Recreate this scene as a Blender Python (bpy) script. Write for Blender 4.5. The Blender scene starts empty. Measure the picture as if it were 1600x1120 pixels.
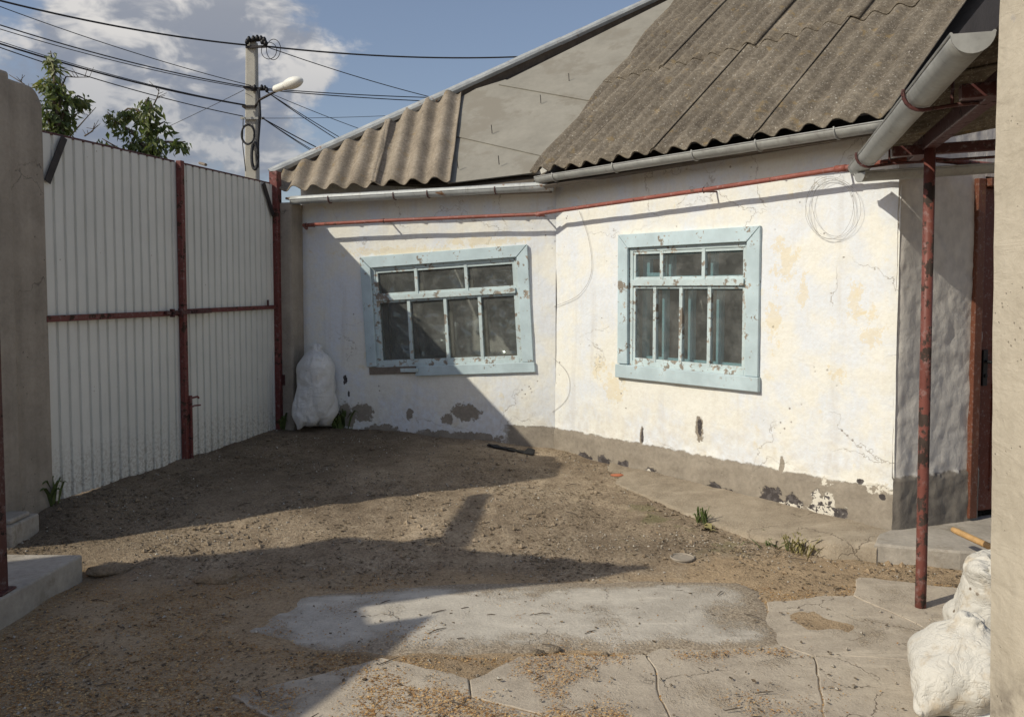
import bpy, bmesh, math, random
import numpy as np
from mathutils import Vector, Matrix, noise as mnoise

random.seed(7); np.random.seed(7)
SC = bpy.context.scene
COL = SC.collection
R = math.radians

# ------------------------------------------------------------------ camera
CAMZ = 1.6; FPX = 1300.0; PITCH = R(3.0); PPY = 518.0
cam = bpy.data.cameras.new("camera"); cam.sensor_width = 36.0; cam.lens = FPX/1600*36
cam.shift_y = (PPY-560.0)/1600.0
cam.clip_start = 0.05; cam.clip_end = 3000
camo = bpy.data.objects.new("camera", cam); COL.objects.link(camo)
camo.location = (0, 0, CAMZ); camo.rotation_euler = (R(90)-PITCH, 0, 0)
SC.camera = camo

# ------------------------------------------------------------------ sun, sky, exposure
SUN = Vector((0.876, 0.482, -0.70)).normalized()       # direction the light travels
sl = bpy.data.lights.new("sun", 'SUN'); sl.energy = 3.6; sl.angle = R(0.53); sl.color = (1.0, 0.925, 0.765)
so = bpy.data.objects.new("sun", sl); COL.objects.link(so)
so.rotation_euler = SUN.to_track_quat('-Z', 'Y').to_euler()
so.location = (-8, -6, 9)
SC.view_settings.view_transform = 'Standard'; SC.view_settings.look = 'None'
SC.view_settings.exposure = 0.0; SC.view_settings.gamma = 1.0
SC.view_settings.use_curve_mapping = False


class NG:
    """small helper that wires shader nodes"""
    def __init__(s, nt):
        s.nt = nt; s.N = nt.nodes; s.L = nt.links; s._tc = None; s._xyz = {}
    def lk(s, a, b):
        if hasattr(a, 'is_output'): s.L.new(a, b)
        elif a is not None:
            if isinstance(a, (tuple, list)) and len(a) == 3 and b.type == 'RGBA': a = (*a, 1)
            b.default_value = a
    def tc(s, k='Object'):
        if s._tc is None: s._tc = s.N.new('ShaderNodeTexCoord')
        return s._tc.outputs[k]
    def vmul(s, v, f):
        n = s.N.new('ShaderNodeVectorMath'); n.operation = 'MULTIPLY'
        s.lk(v, n.inputs[0]); n.inputs[1].default_value = f; return n.outputs[0]
    def vadd(s, v, f):
        n = s.N.new('ShaderNodeVectorMath'); n.operation = 'ADD'
        s.lk(v, n.inputs[0]); s.lk(f, n.inputs[1]); return n.outputs[0]
    def xyz(s, v=None, i=0):
        v = v or s.tc(); k = id(v)
        if k not in s._xyz:
            n = s.N.new('ShaderNodeSeparateXYZ'); s.lk(v, n.inputs[0]); s._xyz[k] = n
        return s._xyz[k].outputs[i]
    def noise(s, scale, detail=4, rough=0.55, vec=None, dist=0.0, col=False):
        n = s.N.new('ShaderNodeTexNoise'); s.lk(vec or s.tc(), n.inputs['Vector'])
        n.inputs['Scale'].default_value = scale; n.inputs['Detail'].default_value = detail
        n.inputs['Roughness'].default_value = rough; n.inputs['Distortion'].default_value = dist
        return n.outputs['Color' if col else 'Fac']
    def vor(s, scale, feature='F1', vec=None, out='Distance'):
        n = s.N.new('ShaderNodeTexVoronoi'); n.feature = feature; s.lk(vec or s.tc(), n.inputs['Vector'])
        n.inputs['Scale'].default_value = scale; return n.outputs[out]
    def m(s, op, a, b=None, c=None, clamp=False):
        n = s.N.new('ShaderNodeMath'); n.operation = op; n.use_clamp = clamp
        s.lk(a, n.inputs[0]); s.lk(b, n.inputs[1])
        if c is not None: s.lk(c, n.inputs[2])
        return n.outputs[0]
    def step(s, x, a, b, lo=0.0, hi=1.0, smooth=True):
        n = s.N.new('ShaderNodeMapRange'); n.interpolation_type = 'SMOOTHSTEP' if smooth else 'LINEAR'
        if a > b: a, b, lo, hi = b, a, hi, lo
        s.lk(x, n.inputs[0]); n.inputs[1].default_value = a; n.inputs[2].default_value = b
        n.inputs[3].default_value = lo; n.inputs[4].default_value = hi; return n.outputs[0]
    def mix(s, f, a, b, mode='MIX'):
        n = s.N.new('ShaderNodeMix'); n.data_type = 'RGBA'; n.blend_type = mode
        s.lk(f, n.inputs[0]); s.lk(a, n.inputs[6]); s.lk(b, n.inputs[7]); return n.outputs[2]
    def ramp(s, x, *st):
        n = s.N.new('ShaderNodeValToRGB'); e = n.color_ramp.elements
        while len(e) < len(st): e.new(0.5)
        for i, (p, c) in enumerate(st): e[i].position = p; e[i].color = (*c, 1)
        s.lk(x, n.inputs[0]); return n.outputs[0]
    def bump(s, h, strength=0.5, dist=0.01, normal=None):
        n = s.N.new('ShaderNodeBump'); n.inputs['Strength'].default_value = strength
        n.inputs['Distance'].default_value = dist; s.lk(h, n.inputs['Height'])
        if normal is not None: s.lk(normal, n.inputs['Normal'])
        return n.outputs[0]
    def out(s, base, rough=0.9, metal=0.0, normal=None, spec=0.3, trans=None):
        b = s.N.new('ShaderNodeBsdfPrincipled'); o = s.N.new('ShaderNodeOutputMaterial')
        s.lk(base, b.inputs['Base Color']); s.lk(rough, b.inputs['Roughness']); s.lk(metal, b.inputs['Metallic'])
        b.inputs['Specular IOR Level'].default_value = spec
        if normal is not None: s.lk(normal, b.inputs['Normal'])
        s.L.new(b.outputs[0], o.inputs[0]); return b


def new_mat(name):
    m = bpy.data.materials.new(name); m.use_nodes = True; m.node_tree.nodes.clear()
    return m, NG(m.node_tree)


# sky: Nishita plus cumulus clouds given by noise on the view direction
W = bpy.data.worlds.new("World"); SC.world = W; W.use_nodes = True; W.node_tree.nodes.clear()


def pray(u, v):
    x = (u-800)/FPX; y = -(v-PPY)/FPX
    return Vector((x, math.cos(PITCH)+y*math.sin(PITCH), -math.sin(PITCH)+y*math.cos(PITCH)))


def build_world():
    g = NG(W.node_tree); N = g.N
    sky = N.new('ShaderNodeTexSky'); sky.sky_type = 'NISHITA'; sky.sun_disc = False
    sky.sun_elevation = math.asin(-SUN.z)
    sky.sun_rotation = math.atan2(-SUN.x, -SUN.y)
    sky.altitude = 100; sky.air_density = 1.0; sky.dust_density = 1.6; sky.ozone_density = 1.6
    d = g.tc('Generated')
    z = g.xyz(d, 2)
    # cloud field
    dd = g.vmul(d, (1.0, 1.0, 1.7))
    warp = g.noise(6.0, 3, 0.5, dd, col=True)
    dw = g.vadd(dd, g.vmul(warp, (0.10, 0.10, 0.10)))
    big = g.noise(2.6, 2, 0.5, dd)
    fine = g.noise(8.5, 6, 0.60, dw)
    fine2 = g.noise(8.5, 4, 0.60, g.vadd(dw, (0.028, 0.0, -0.055)))
    dens = g.m('ADD', g.m('MULTIPLY', fine, 0.75), g.m('MULTIPLY', big, 0.45))
    for (u, v, rad, amt) in ((290, 120, 0.20, 0.17), (120, 150, 0.24, 0.14), (380, 66, 0.12, 0.24), (230, 75, 0.11, 0.15), (-180, 170, 0.30, 0.15), (500, 88, 0.05, 0.09), (30, 20, 0.06, -0.10),
                             (700, 135, 0.05, 0.10), (420, 250, 0.07, 0.07), (840, 60, 0.22, -0.16), (330, 215, 0.05, -0.05)):
        c = pray(u, v).normalized()
        vm = N.new('ShaderNodeVectorMath'); vm.operation = 'DISTANCE'; g.lk(d, vm.inputs[0]); vm.inputs[1].default_value = c
        f = g.step(vm.outputs['Value'], rad, 0.0, 0.0, amt)
        dens = g.m('ADD', dens, f)
    cov = g.step(dens, 0.65, 0.79)
    hz = g.step(z, -0.02, 0.05)
    cov = g.m('MULTIPLY', cov, hz)
    lit = g.m('SUBTRACT', fine, fine2)
    shade = g.m('ADD', g.step(lit, -0.10, 0.12, 0.0, 0.70), g.step(z, 0.17, 0.34, 0.0, 0.50), clamp=True)
    ccol = g.ramp(shade, (0.0, (1.75, 1.95, 2.45)), (0.42, (2.45, 2.55, 2.85)), (1.0, (6.2, 5.9, 5.5)))
    skyc = g.mix(1.0, sky.outputs[0], (1.0, 0.95, 0.95), 'MULTIPLY')
    skyc = g.mix(0.30, skyc, (1.85, 2.1, 2.6))                # thin summer haze in the blue
    colr = g.mix(g.m('MULTIPLY', cov, 0.82), skyc, ccol)
    bg = N.new('ShaderNodeBackground'); bg.inputs[1].default_value = 0.128; g.lk(colr, bg.inputs[0])
    o = N.new('ShaderNodeOutputWorld'); g.L.new(bg.outputs[0], o.inputs[0])


build_world()

# ------------------------------------------------------------------ pixel -> place
CAMP = Vector((0, 0, CAMZ))


def atY(u, v, Y):
    d = pray(u, v); return CAMP+d*(Y/d.y)
def atZ(u, v, z):
    d = pray(u, v); return CAMP+d*((z-CAMZ)/d.z)
def onp(u, v, P, n):
    d = pray(u, v); return CAMP+d*((Vector(P)-CAMP).dot(n)/d.dot(n))
def V(*a): return Vector(a)
def sunback(P, h):
    """the place at height h whose shadow falls on P"""
    return P+SUN*((h-P.z)/SUN.z)
def lerp(a, b, t): return a+(b-a)*t
def nz(x, y, z=0.0): return mnoise.noise(Vector((x, y, z)))
def fbm(x, y, z=0.0, o=4): return mnoise.fractal(Vector((x, y, z)), 1.0, 2.0, o)


# ------------------------------------------------------------------ mesh helpers
class MB:
    def __init__(s): s.v = []; s.f = []
    def add(s, vs, fs):
        o = len(s.v); s.v += [Vector(p) for p in vs]; s.f += [tuple(i+o for i in f) for f in fs]; return s
    def hexa(s, b, t):
        return s.add(list(b)+list(t), [(3, 2, 1, 0), (4, 5, 6, 7), (0, 1, 5, 4), (1, 2, 6, 5), (2, 3, 7, 6), (3, 0, 4, 7)])
    def box(s, c, sx, sy, sz, ax=None):
        ax = ax or (V(1, 0, 0), V(0, 1, 0), V(0, 0, 1)); c = Vector(c)
        p = [c+ax[0]*(sx*i/2)+ax[1]*(sy*j/2)+ax[2]*(sz*k/2) for k in (-1, 1) for (i, j) in ((-1, -1), (1, -1), (1, 1), (-1, 1))]
        return s.hexa(p[:4], p[4:])
    def lbox(s, x0, x1, y0, y1, z0, z1):
        return s.box(((x0+x1)/2, (y0+y1)/2, (z0+z1)/2), x1-x0, y1-y0, z1-z0)
    def bar(s, a, b, w, h, up=V(0, 0, 1)):
        a = Vector(a); b = Vector(b); d = (b-a); L = d.length; d.normalize(); x = d.cross(up).normalized(); z = x.cross(d)
        return s.box((a+b)/2, w, L, h, (x, d, z))
    def tube(s, pts, r, n=8, cap=True, r2=None):
        pts = [Vector(p) for p in pts]; rings = []; m = len(pts); px = None
        for i, p in enumerate(pts):
            d = (pts[min(i+1, m-1)]-pts[max(i-1, 0)]).normalized()
            if px is None: px = d.cross(V(0, 0, 1) if abs(d.z) < 0.9 else V(1, 0, 0)).normalized()
            px = (px-d*px.dot(d)).normalized(); py = d.cross(px)
            rr = r if not isinstance(r, (list, tuple)) else r[i]
            if r2 is not None: rr = lerp(r, r2, i/max(1, m-1))
            rings.append([p+px*(rr*math.cos(2*math.pi*k/n))+py*(rr*math.sin(2*math.pi*k/n)) for k in range(n)])
        vs = [q for rg in rings for q in rg]; fs = []
        for i in range(m-1):
            for k in range(n): fs.append((i*n+k, i*n+(k+1) % n, (i+1)*n+(k+1) % n, (i+1)*n+k))
        if cap: fs.append(tuple(range(n))[::-1]); fs.append(tuple((m-1)*n+k for k in range(n)))
        return s.add(vs, fs)
    def grid(s, P, nx, ny):
        return s.add([P(i, j) for j in range(ny+1) for i in range(nx+1)],
                     [(j*(nx+1)+i, j*(nx+1)+i+1, (j+1)*(nx+1)+i+1, (j+1)*(nx+1)+i) for j in range(ny) for i in range(nx)])
    def prism(s, poly, n, h):
        """polygon (3-D points) thickened by h along n"""
        k = len(poly); n = Vector(n)*h
        return s.add([Vector(p) for p in poly]+[Vector(p)+n for p in poly],
                     [tuple(range(k))[::-1], tuple(range(k, 2*k))]+[(i, (i+1) % k, k+(i+1) % k, k+i) for i in range(k)])
    def build(s, name, mat, parent=None, smooth=False, bevel=0.0, mtx=None, solid=0.0, fix=True):
        me = bpy.data.meshes.new(name); me.from_pydata([tuple(p) for p in s.v], [], s.f)
        if fix:
            bm = bmesh.new(); bm.from_mesh(me); bmesh.ops.recalc_face_normals(bm, faces=bm.faces); bm.to_mesh(me); bm.free()
        if smooth: me.polygons.foreach_set('use_smooth', [True]*len(me.polygons))
        me.materials.append(mat)
        o = bpy.data.objects.new(name, me); COL.objects.link(o)
        put(o, parent, mtx)
        if bevel > 0:
            md = o.modifiers.new('bevel', 'BEVEL'); md.width = bevel; md.segments = 2; md.limit_method = 'ANGLE'; md.angle_limit = R(40)
        if solid:
            md = o.modifiers.new('solid', 'SOLIDIFY'); md.thickness = abs(solid); md.offset = -1 if solid > 0 else 1
        return o


WLOC = {}


def put(o, parent, mtx=None):
    """mtx is the world matrix of the mesh's own frame"""
    mtx = mtx or Matrix.Identity(4)
    WLOC[o.name] = mtx
    if parent is not None:
        o.parent = parent; o.matrix_parent_inverse = WLOC[parent.name].inverted()
    o.matrix_basis = mtx


def tag(o, label, cat, group=None, kind=None):
    if label: o['label'] = label
    if cat: o['category'] = cat
    if group: o['group'] = group
    if kind: o['kind'] = kind
    return o


def thing(name, loc, label, cat, group=None):
    o = bpy.data.objects.new(name, None); COL.objects.link(o); o.empty_display_size = 0.1
    put(o, None, Matrix.Translation(Vector(loc))); return tag(o, label, cat, group)


def struct(o): o['kind'] = 'structure'; return o


def frame(origin, d, inward):
    """matrix with x along d, y along inward, z up"""
    return Matrix(((d.x, inward.x, 0, origin.x), (d.y, inward.y, 0, origin.y), (d.z, inward.z, 1, origin.z), (0, 0, 0, 1)))


# ------------------------------------------------------------------ key points of the place
B = atY(868, 668, 7.36); B.z = 0
C = atY(1395, 770, 5.03); C.z = 0
L0 = atY(473, 660, 8.12); L0.z = 0
RD = (C-B).normalized(); RN = V(RD.y, -RD.x, 0); RN = RN if RN.y < 0 else -RN        # right wall: along, outward
LD = (B-L0).normalized(); LN = V(LD.y, -LD.x, 0); LN = LN if LN.y < 0 else -LN
RLEN = (C-B).length; LLEN = (B-L0).length
ED = V(0.935, 0.355, 0).normalized(); EN = V(ED.y, -ED.x, 0)                           # end wall
RM = frame(B, RD, -RN); LM = frame(L0, LD, -LN); EM = frame(C, ED, -EN)


def rw(u, v, off=0.0):
    P = onp(u, v, B+RN*off, RN); return (P-B).dot(RD), P.z
def lw(u, v, off=0.0):
    P = onp(u, v, L0+LN*off, LN); return (P-L0).dot(LD), P.z
def ew(u, v, off=0.0):
    P = onp(u, v, C+EN*off, EN); return (P-C).dot(ED), P.z


G0 = V(-2.945, 5.30, 0); G1 = V(-2.256, 7.95, 0); GD = (G1-G0).normalized(); GN = V(GD.y, -GD.x, 0)   # gate; GN points into the yard
GLEN = (G1-G0).length

# ------------------------------------------------------------------ materials
def mat_plain(name, c, rough=0.8, metal=0.0, var=0.25, scale=9.0, bump=0.3, bd=0.004, spec=0.3, dirt=None):
    m, g = new_mat(name)
    n = g.noise(scale, 6, 0.6); n2 = g.noise(scale*7, 4, 0.6)
    f = g.m('ADD', g.m('MULTIPLY', n, 0.65), g.m('MULTIPLY', n2, 0.35))
    lo = tuple(x*(1-var) for x in c); hi = tuple(min(1, x*(1+var)) for x in c)
    col = g.ramp(f, (0.32, lo), (0.68, hi))
    if dirt: col = g.mix(g.step(g.noise(scale*0.6, 8, 0.7), 0.52, 0.62), col, dirt)
    g.out(col, rough, metal, g.bump(n2, bump, bd), spec); return m


def blobmask(g, cs, cz, rs, rz, nf, amp, soft=0.12):
    s = g.xyz(None, 0); z = g.xyz(None, 2)
    a = g.m('POWER', g.m('ABSOLUTE', g.m('MULTIPLY', g.m('SUBTRACT', s, cs), 1/rs)), 2.0)
    b = g.m('POWER', g.m('ABSOLUTE', g.m('MULTIPLY', g.m('SUBTRACT', z, cz), 1/rz)), 2.0)
    d = g.m('SQRT', g.m('ADD', a, b))
    d = g.m('ADD', d, g.m('MULTIPLY', g.m('SUBTRACT', nf, 0.5), amp))
    return g.step(d, 1.0+soft, 1.0-soft)


def mat_wall(name, plinth_from, grey, dark, flakes, yellow):
    """lime-washed plaster over grey plaster; grey / dark / flakes / yellow are patches (s, z, rs, rz)"""
    m, g = new_mat(name)
    s = g.xyz(None, 0); z = g.xyz(None, 2)
    n1 = g.noise(1.7, 5, 0.6); n2 = g.noise(5.5, 7, 0.65); n3 = g.noise(38, 5, 0.6); nb = g.noise(14, 6, 0.62)
    cream = (0.765, 0.765, 0.715); blue = (0.70, 0.74, 0.79)
    col = g.mix(g.step(g.m('ADD', n1, g.m('MULTIPLY', n2, 0.35)), 0.60, 0.78), cream, blue)
    # brush drags of whitewash
    br = g.noise(1.0, 5, 0.6, g.vmul(g.tc(), (26, 26, 3.5)))
    col = g.mix(g.step(br, 0.50, 0.75, 0, 0.30), col, (0.70, 0.66, 0.58))
    col = g.mix(g.step(n3, 0.35, 0.7, 0.0, 0.22), col, (0.60, 0.56, 0.49))
    ny = g.noise(12, 6, 0.75)
    # worn-through yellow coat
    ym = g.step(g.noise(3.1, 7, 0.68, g.vadd(g.tc(), (3.3, 0, 1.7))), 0.60, 0.68, 0, 0.6)
    col = g.mix(ym, col, (0.71, 0.635, 0.45))
    for (a, b, c, d) in yellow: col = g.mix(g.m('MULTIPLY', blobmask(g, a, b, c, d, ny, 8.5, 0.14), 0.5), col, (0.70, 0.60, 0.39))
    # hairline cracks
    cr = g.vor(1.35, 'DISTANCE_TO_EDGE', g.vadd(g.tc(), g.vmul(g.noise(3.0, 5, 0.6, col=True), (0.55, 0.55, 0.55))))
    ck = g.m('MULTIPLY', g.step(cr, 0.006, 0.001), g.step(g.noise(1.1, 2), 0.50, 0.60))
    col = g.mix(g.m('MULTIPLY', ck, 0.55), col, (0.33, 0.29, 0.24))
    # pits and chips
    pit = g.m('MULTIPLY', g.step(g.vor(17), 0.17, 0.10), g.step(g.noise(2.7, 4, 0.6, g.vadd(g.tc(), (9, 0, 4))), 0.55, 0.64))
    col = g.mix(g.m('MULTIPLY', pit, 0.8), col, (0.26, 0.23, 0.20))
    # splash-back soiling towards the plinth and drips below the eaves
    low = g.m('MULTIPLY', g.step(z, 0.85, 0.36), g.step(nb, 0.38, 0.68))
    col = g.mix(g.m('MULTIPLY', low, 0.40), col, (0.52, 0.47, 0.40))
    drip = g.noise(1.0, 4, 0.6, g.vmul(g.tc(), (7, 7, 0.45)))
    col = g.mix(g.m('MULTIPLY', g.step(drip, 0.56, 0.72), 0.20), col, (0.46, 0.42, 0.37))
    # grey plinth with a wavering top edge
    edge = g.m('ADD', z, g.m('ADD', g.m('MULTIPLY', g.m('SUBTRACT', nb, 0.5), 0.05), g.m('MULTIPLY', g.m('SUBTRACT', n2, 0.5), 0.07)))
    pl = g.step(edge, 0.368, 0.352)
    if plinth_from > -50:
        pl = g.m('MULTIPLY', pl, g.step(g.m('ADD', s, g.m('MULTIPLY', nb, 0.2)), plinth_from, plinth_from+0.08))
    pc = g.ramp(g.m('ADD', g.m('MULTIPLY', n2, 0.6), g.m('MULTIPLY', n3, 0.4)), (0.3, (0.20, 0.175, 0.145)), (0.7, (0.36, 0.32, 0.265)))
    gm = pl
    for (a, b, c, d) in grey: gm = g.m('MAXIMUM', gm, blobmask(g, a, b, c, d, nb, 2.6))
    col = g.mix(gm, col, pc)
    dm = None
    for (a, b, c, d) in dark:
        k = blobmask(g, a, b, c, d, nb, 3.4); dm = k if dm is None else g.m('MAXIMUM', dm, k)
    if dm is not None:
        dc = g.mix(g.step(g.noise(26, 4, 0.6), 0.50, 0.56), (0.065, 0.058, 0.058), (0.11, 0.10, 0.10))
        col = g.mix(dm, col, dc)
    nfl = g.step(g.noise(30, 3, 0.6), 0.46, 0.50)
    for (a, b, c, d) in flakes:
        k = g.m('MULTIPLY', blobmask(g, a, b, c, d, nb, 3.6), nfl); col = g.mix(k, col, (0.62, 0.59, 0.52))
    h = g.m('ADD', g.m('ADD', g.m('MULTIPLY', nb, 0.8), g.m('MULTIPLY', n3, 0.35)), g.m('MULTIPLY', br, 0.35))
    h = g.m('SUBTRACT', h, g.m('MULTIPLY', gm, 0.55))
    h = g.m('SUBTRACT', h, g.m('MULTIPLY', ck, 0.6)); h = g.m('SUBTRACT', h, g.m('MULTIPLY', pit, 0.6))
    if dm is not None: h = g.m('SUBTRACT', h, g.m('MULTIPLY', dm, 0.5))
    g.out(col, 0.95, 0, g.bump(h, 0.55, 0.012), 0.1); return m


def P_r(u, v, a, b): s, z = rw(u, v); return (s, z, a, b)
def P_l(u, v, a, b): s, z = lw(u, v); return (s, z, a, b)


M_RW = mat_wall("plaster_right", -99,
    [P_r(1002, 686, .018, .09), P_r(1092, 670, .035, .09), P_r(1222, 730, .018, .07), P_r(1330, 758, .06, .02), P_r(1375, 765, .05, .03)],
    [P_r(912, 716, .09, .05), P_r(945, 722, .07, .06), P_r(975, 730, .07, .05), P_r(1020, 742, .08, .05), P_r(1118, 762, .07, .035), P_r(1135, 768, .06, .03),
     P_r(1205, 780, .10, .07), P_r(1240, 782, .06, .06), P_r(1285, 788, .07, .08), P_r(1310, 800, .07, .035), P_r(1003, 682, .014, .05), P_r(1093, 668, .02, .055), P_r(1345, 752, .02, .02), P_r(1380, 776, .02, .02)],
    [P_r(1010, 742, .06, .04), P_r(1110, 768, .10, .03), P_r(1240, 795, .10, .04), P_r(1290, 790, .10, .08), P_r(1370, 762, .09, .03), P_r(940, 738, .12, .03), P_r(1290, 752, .05, .03)],
    [P_r(1225, 405, .07, .12), P_r(1255, 455, .03, .10), P_r(1335, 470, .05, .10), P_r(1362, 520, .05, .09), P_r(960, 605, .09, .10), P_r(935, 575, .06, .07), P_r(1305, 585, .05, .04), P_r(1210, 500, .04, .16)])
M_LW = mat_wall("plaster_left", lw(800, 670)[0],
    [P_l(565, 645, .12, .085), P_l(540, 650, .10, .12), P_l(640, 648, .04, .05), P_l(728, 645, .14, .075), P_l(700, 655, .06, .05), P_l(600, 672, .18, .05), P_l(705, 684, .55, .06)],
    [P_l(540, 590, .025, .05), P_l(545, 615, .012, .03)], [], [P_l(640, 393, .6, .035), P_l(760, 378, .3, .03)])


def mat_endwall():
    m, g = new_mat("plaster_end")
    z = g.xyz(None, 2)
    n = g.noise(7, 7, 0.62); n2 = g.noise(30, 5, 0.6); st = g.noise(1.0, 6, 0.6, g.vmul(g.tc(), (17, 17, 10)), 0.5)
    col = g.ramp(g.m('ADD', g.m('MULTIPLY', n, 0.6), g.m('MULTIPLY', st, 0.4)), (0.3, (0.40, 0.39, 0.385)), (0.5, (0.55, 0.53, 0.50)), (0.7, (0.66, 0.64, 0.60)))
    e = g.m('ADD', z, g.m('MULTIPLY', g.m('SUBTRACT', n, 0.5), 0.10))
    col = g.mix(g.step(e, 0.455, 0.435), col, g.ramp(n, (0.3, (0.14, 0.125, 0.11)), (0.7, (0.27, 0.245, 0.21))))
    h = g.m('ADD', g.m('MULTIPLY', st, 1.0), g.m('MULTIPLY', n2, 0.3))
    g.out(col, 0.95, 0, g.bump(h, 0.5, 0.012), 0.1); return m


M_EW = mat_endwall()
M_BACK = mat_plain("plaster_plain", (0.55, 0.52, 0.47))


def mat_slate(name, a, b, c, spots=True):
    m, g = new_mat(name)
    n1 = g.noise(3.0, 6, 0.6); n2 = g.noise(34, 5, 0.7); n3 = g.noise(130, 3, 0.6); v = g.vor(48)
    col = g.ramp(g.m('ADD', g.m('MULTIPLY', n1, 0.45), g.m('MULTIPLY', n2, 0.55)), (0.36, a), (0.52, b), (0.66, c))
    if spots:
        col = g.mix(g.step(g.noise(95, 3, 0.6, g.vadd(g.tc(), (1, 8, 3))), 0.60, 0.68, 0, 0.7), col, (0.36, 0.33, 0.285))
        col = g.mix(g.step(g.noise(60, 4, 0.7), 0.60, 0.66, 0, 0.75), col, (0.42, 0.39, 0.34))
        col = g.mix(g.step(g.noise(22, 6, 0.75, g.vadd(g.tc(), (4, 2, 1))), 0.60, 0.68, 0, 0.8), col, (0.075, 0.066, 0.058))
        col = g.mix(g.m('MULTIPLY', g.step(g.vor(26), 0.14, 0.08), g.step(n1, 0.52, 0.6)), col, (0.56, 0.55, 0.50))
        col = g.mix(g.m('MULTIPLY', g.step(g.noise(9, 6, 0.7, g.vadd(g.tc(), (7, 7, 2))), 0.58, 0.68), 0.55), col, (0.25, 0.18, 0.085))
    h = g.m('ADD', g.m('MULTIPLY', n2, 0.7), g.m('MULTIPLY', n3, 0.5))
    g.out(col, 0.95, 0, g.bump(h, 0.7, 0.006), 0.1); return m


M_SLATE = mat_slate("slate_weathered", (0.087, 0.073, 0.058), (0.153, 0.132, 0.104), (0.249, 0.216, 0.170))
M_SLATE2 = mat_slate("slate_tan", (0.165, 0.138, 0.107), (0.264, 0.225, 0.176), (0.355, 0.308, 0.249))
M_FLAT = mat_plain("flat_slate", (0.261, 0.250, 0.218), 0.9, 0, 0.14, 2.6, 0.25, 0.004, 0.15, dirt=(0.226, 0.211, 0.179))
M_DECK = mat_plain("roof_boards", (0.10, 0.085, 0.07), 0.9)


def mat_zinc(name, c, rust=0.0):
    m, g = new_mat(name)
    n = g.noise(6, 6, 0.65); n2 = g.noise(40, 4, 0.6)
    col = g.ramp(g.m('ADD', g.m('MULTIPLY', n, 0.7), g.m('MULTIPLY', n2, 0.3)), (0.3, tuple(x*0.72 for x in c)), (0.7, tuple(x*1.22 for x in c)))
    dr = g.noise(1.0, 4, 0.6, g.vmul(g.tc(), (30, 30, 3)))
    col = g.mix(g.step(dr, 0.55, 0.75, 0, 0.35), col, (0.16, 0.14, 0.12))
    if rust: col = g.mix(g.step(g.noise(7.5, 7, 0.7), 0.70-rust, 0.76-rust), col, (0.24, 0.125, 0.06))
    g.out(col, g.step(n, 0.3, 0.7, 0.5, 0.72), 0.30, g.bump(n, 0.12, 0.01), 0.3); return m


M_ZINC = mat_zinc("galvanised", (0.36, 0.365, 0.35), 0.0)
M_ZINCR = mat_zinc("galvanised_rusty", (0.42, 0.44, 0.44), 0.10)


def mat_paint(name, paint, under, amount, scale=16.0, grain=(3, 3, 30)):
    m, g = new_mat(name)
    n = g.noise(scale, 8, 0.68); n2 = g.noise(4.0, 4, 0.6); gr = g.noise(1.0, 5, 0.6, g.vmul(g.tc(), grain))
    f = g.m('ADD', g.m('MULTIPLY', n, 0.55), g.m('ADD', g.m('MULTIPLY', n2, 0.25), g.m('MULTIPLY', gr, 0.20)))
    mask = g.step(f, 0.66-amount, 0.63-amount)
    pc = g.mix(g.step(n2, 0.3, 0.7), tuple(x*0.84 for x in paint), tuple(min(1, x*1.08) for x in paint))
    uc = g.mix(g.step(gr, 0.4, 0.6), under, tuple(x*0.55 for x in under))
    pc = g.mix(g.step(g.noise(scale*1.7, 5, 0.65), 0.52, 0.72, 0, 0.45), pc, tuple(min(1, 0.55*x+0.24) for x in paint))
    col = g.mix(mask, uc, pc)
    g.out(col, g.step(mask, 0, 1, 0.9, 0.5), 0, g.bump(g.m('ADD', g.m('MULTIPLY', mask, 0.6), g.m('MULTIPLY', n, 0.3)), 0.5, 0.003), 0.3); return m


M_BLUE = mat_paint("blue_paint", (0.485, 0.60, 0.645), (0.42, 0.37, 0.31), 0.075, 20, (9, 9, 9))
M_BLUEW = mat_paint("blue_paint_worn", (0.50, 0.60, 0.62), (0.42, 0.37, 0.31), 0.105, 22, (9, 9, 9))
M_BLUEIN = mat_paint("blue_paint_inner", (0.36, 0.60, 0.68), (0.30, 0.25, 0.20), 0.03)
M_RED = mat_paint("red_oxide_paint", (0.150, 0.043, 0.037), (0.085, 0.05, 0.036), 0.09, 22)
M_PIPE = mat_paint("red_pipe_paint", (0.255, 0.084, 0.064), (0.145, 0.080, 0.060), 0.07, 22)
M_REDDARK = mat_paint("dark_red_paint", (0.085, 0.03, 0.028), (0.045, 0.03, 0.026), 0.08, 22)
M_POSTR = mat_paint("worn_red_pipe", (0.168, 0.058, 0.046), (0.070, 0.050, 0.042), 0.12, 13, (30, 30, 6))
M_DOOR = mat_paint("brown_door_paint", (0.115, 0.032, 0.02), (0.2, 0.1, 0.06), 0.02, 30)
M_DOORF = mat_paint("brown_frame_paint", (0.13, 0.048, 0.028), (0.26, 0.16, 0.10), 0.05, 30)
M_BLACK = mat_plain("black_metal", (0.02, 0.02, 0.022), 0.45, 0.3)
M_DARKST = mat_plain("dark_steel", (0.045, 0.04, 0.04), 0.6, 0.3)
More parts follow.
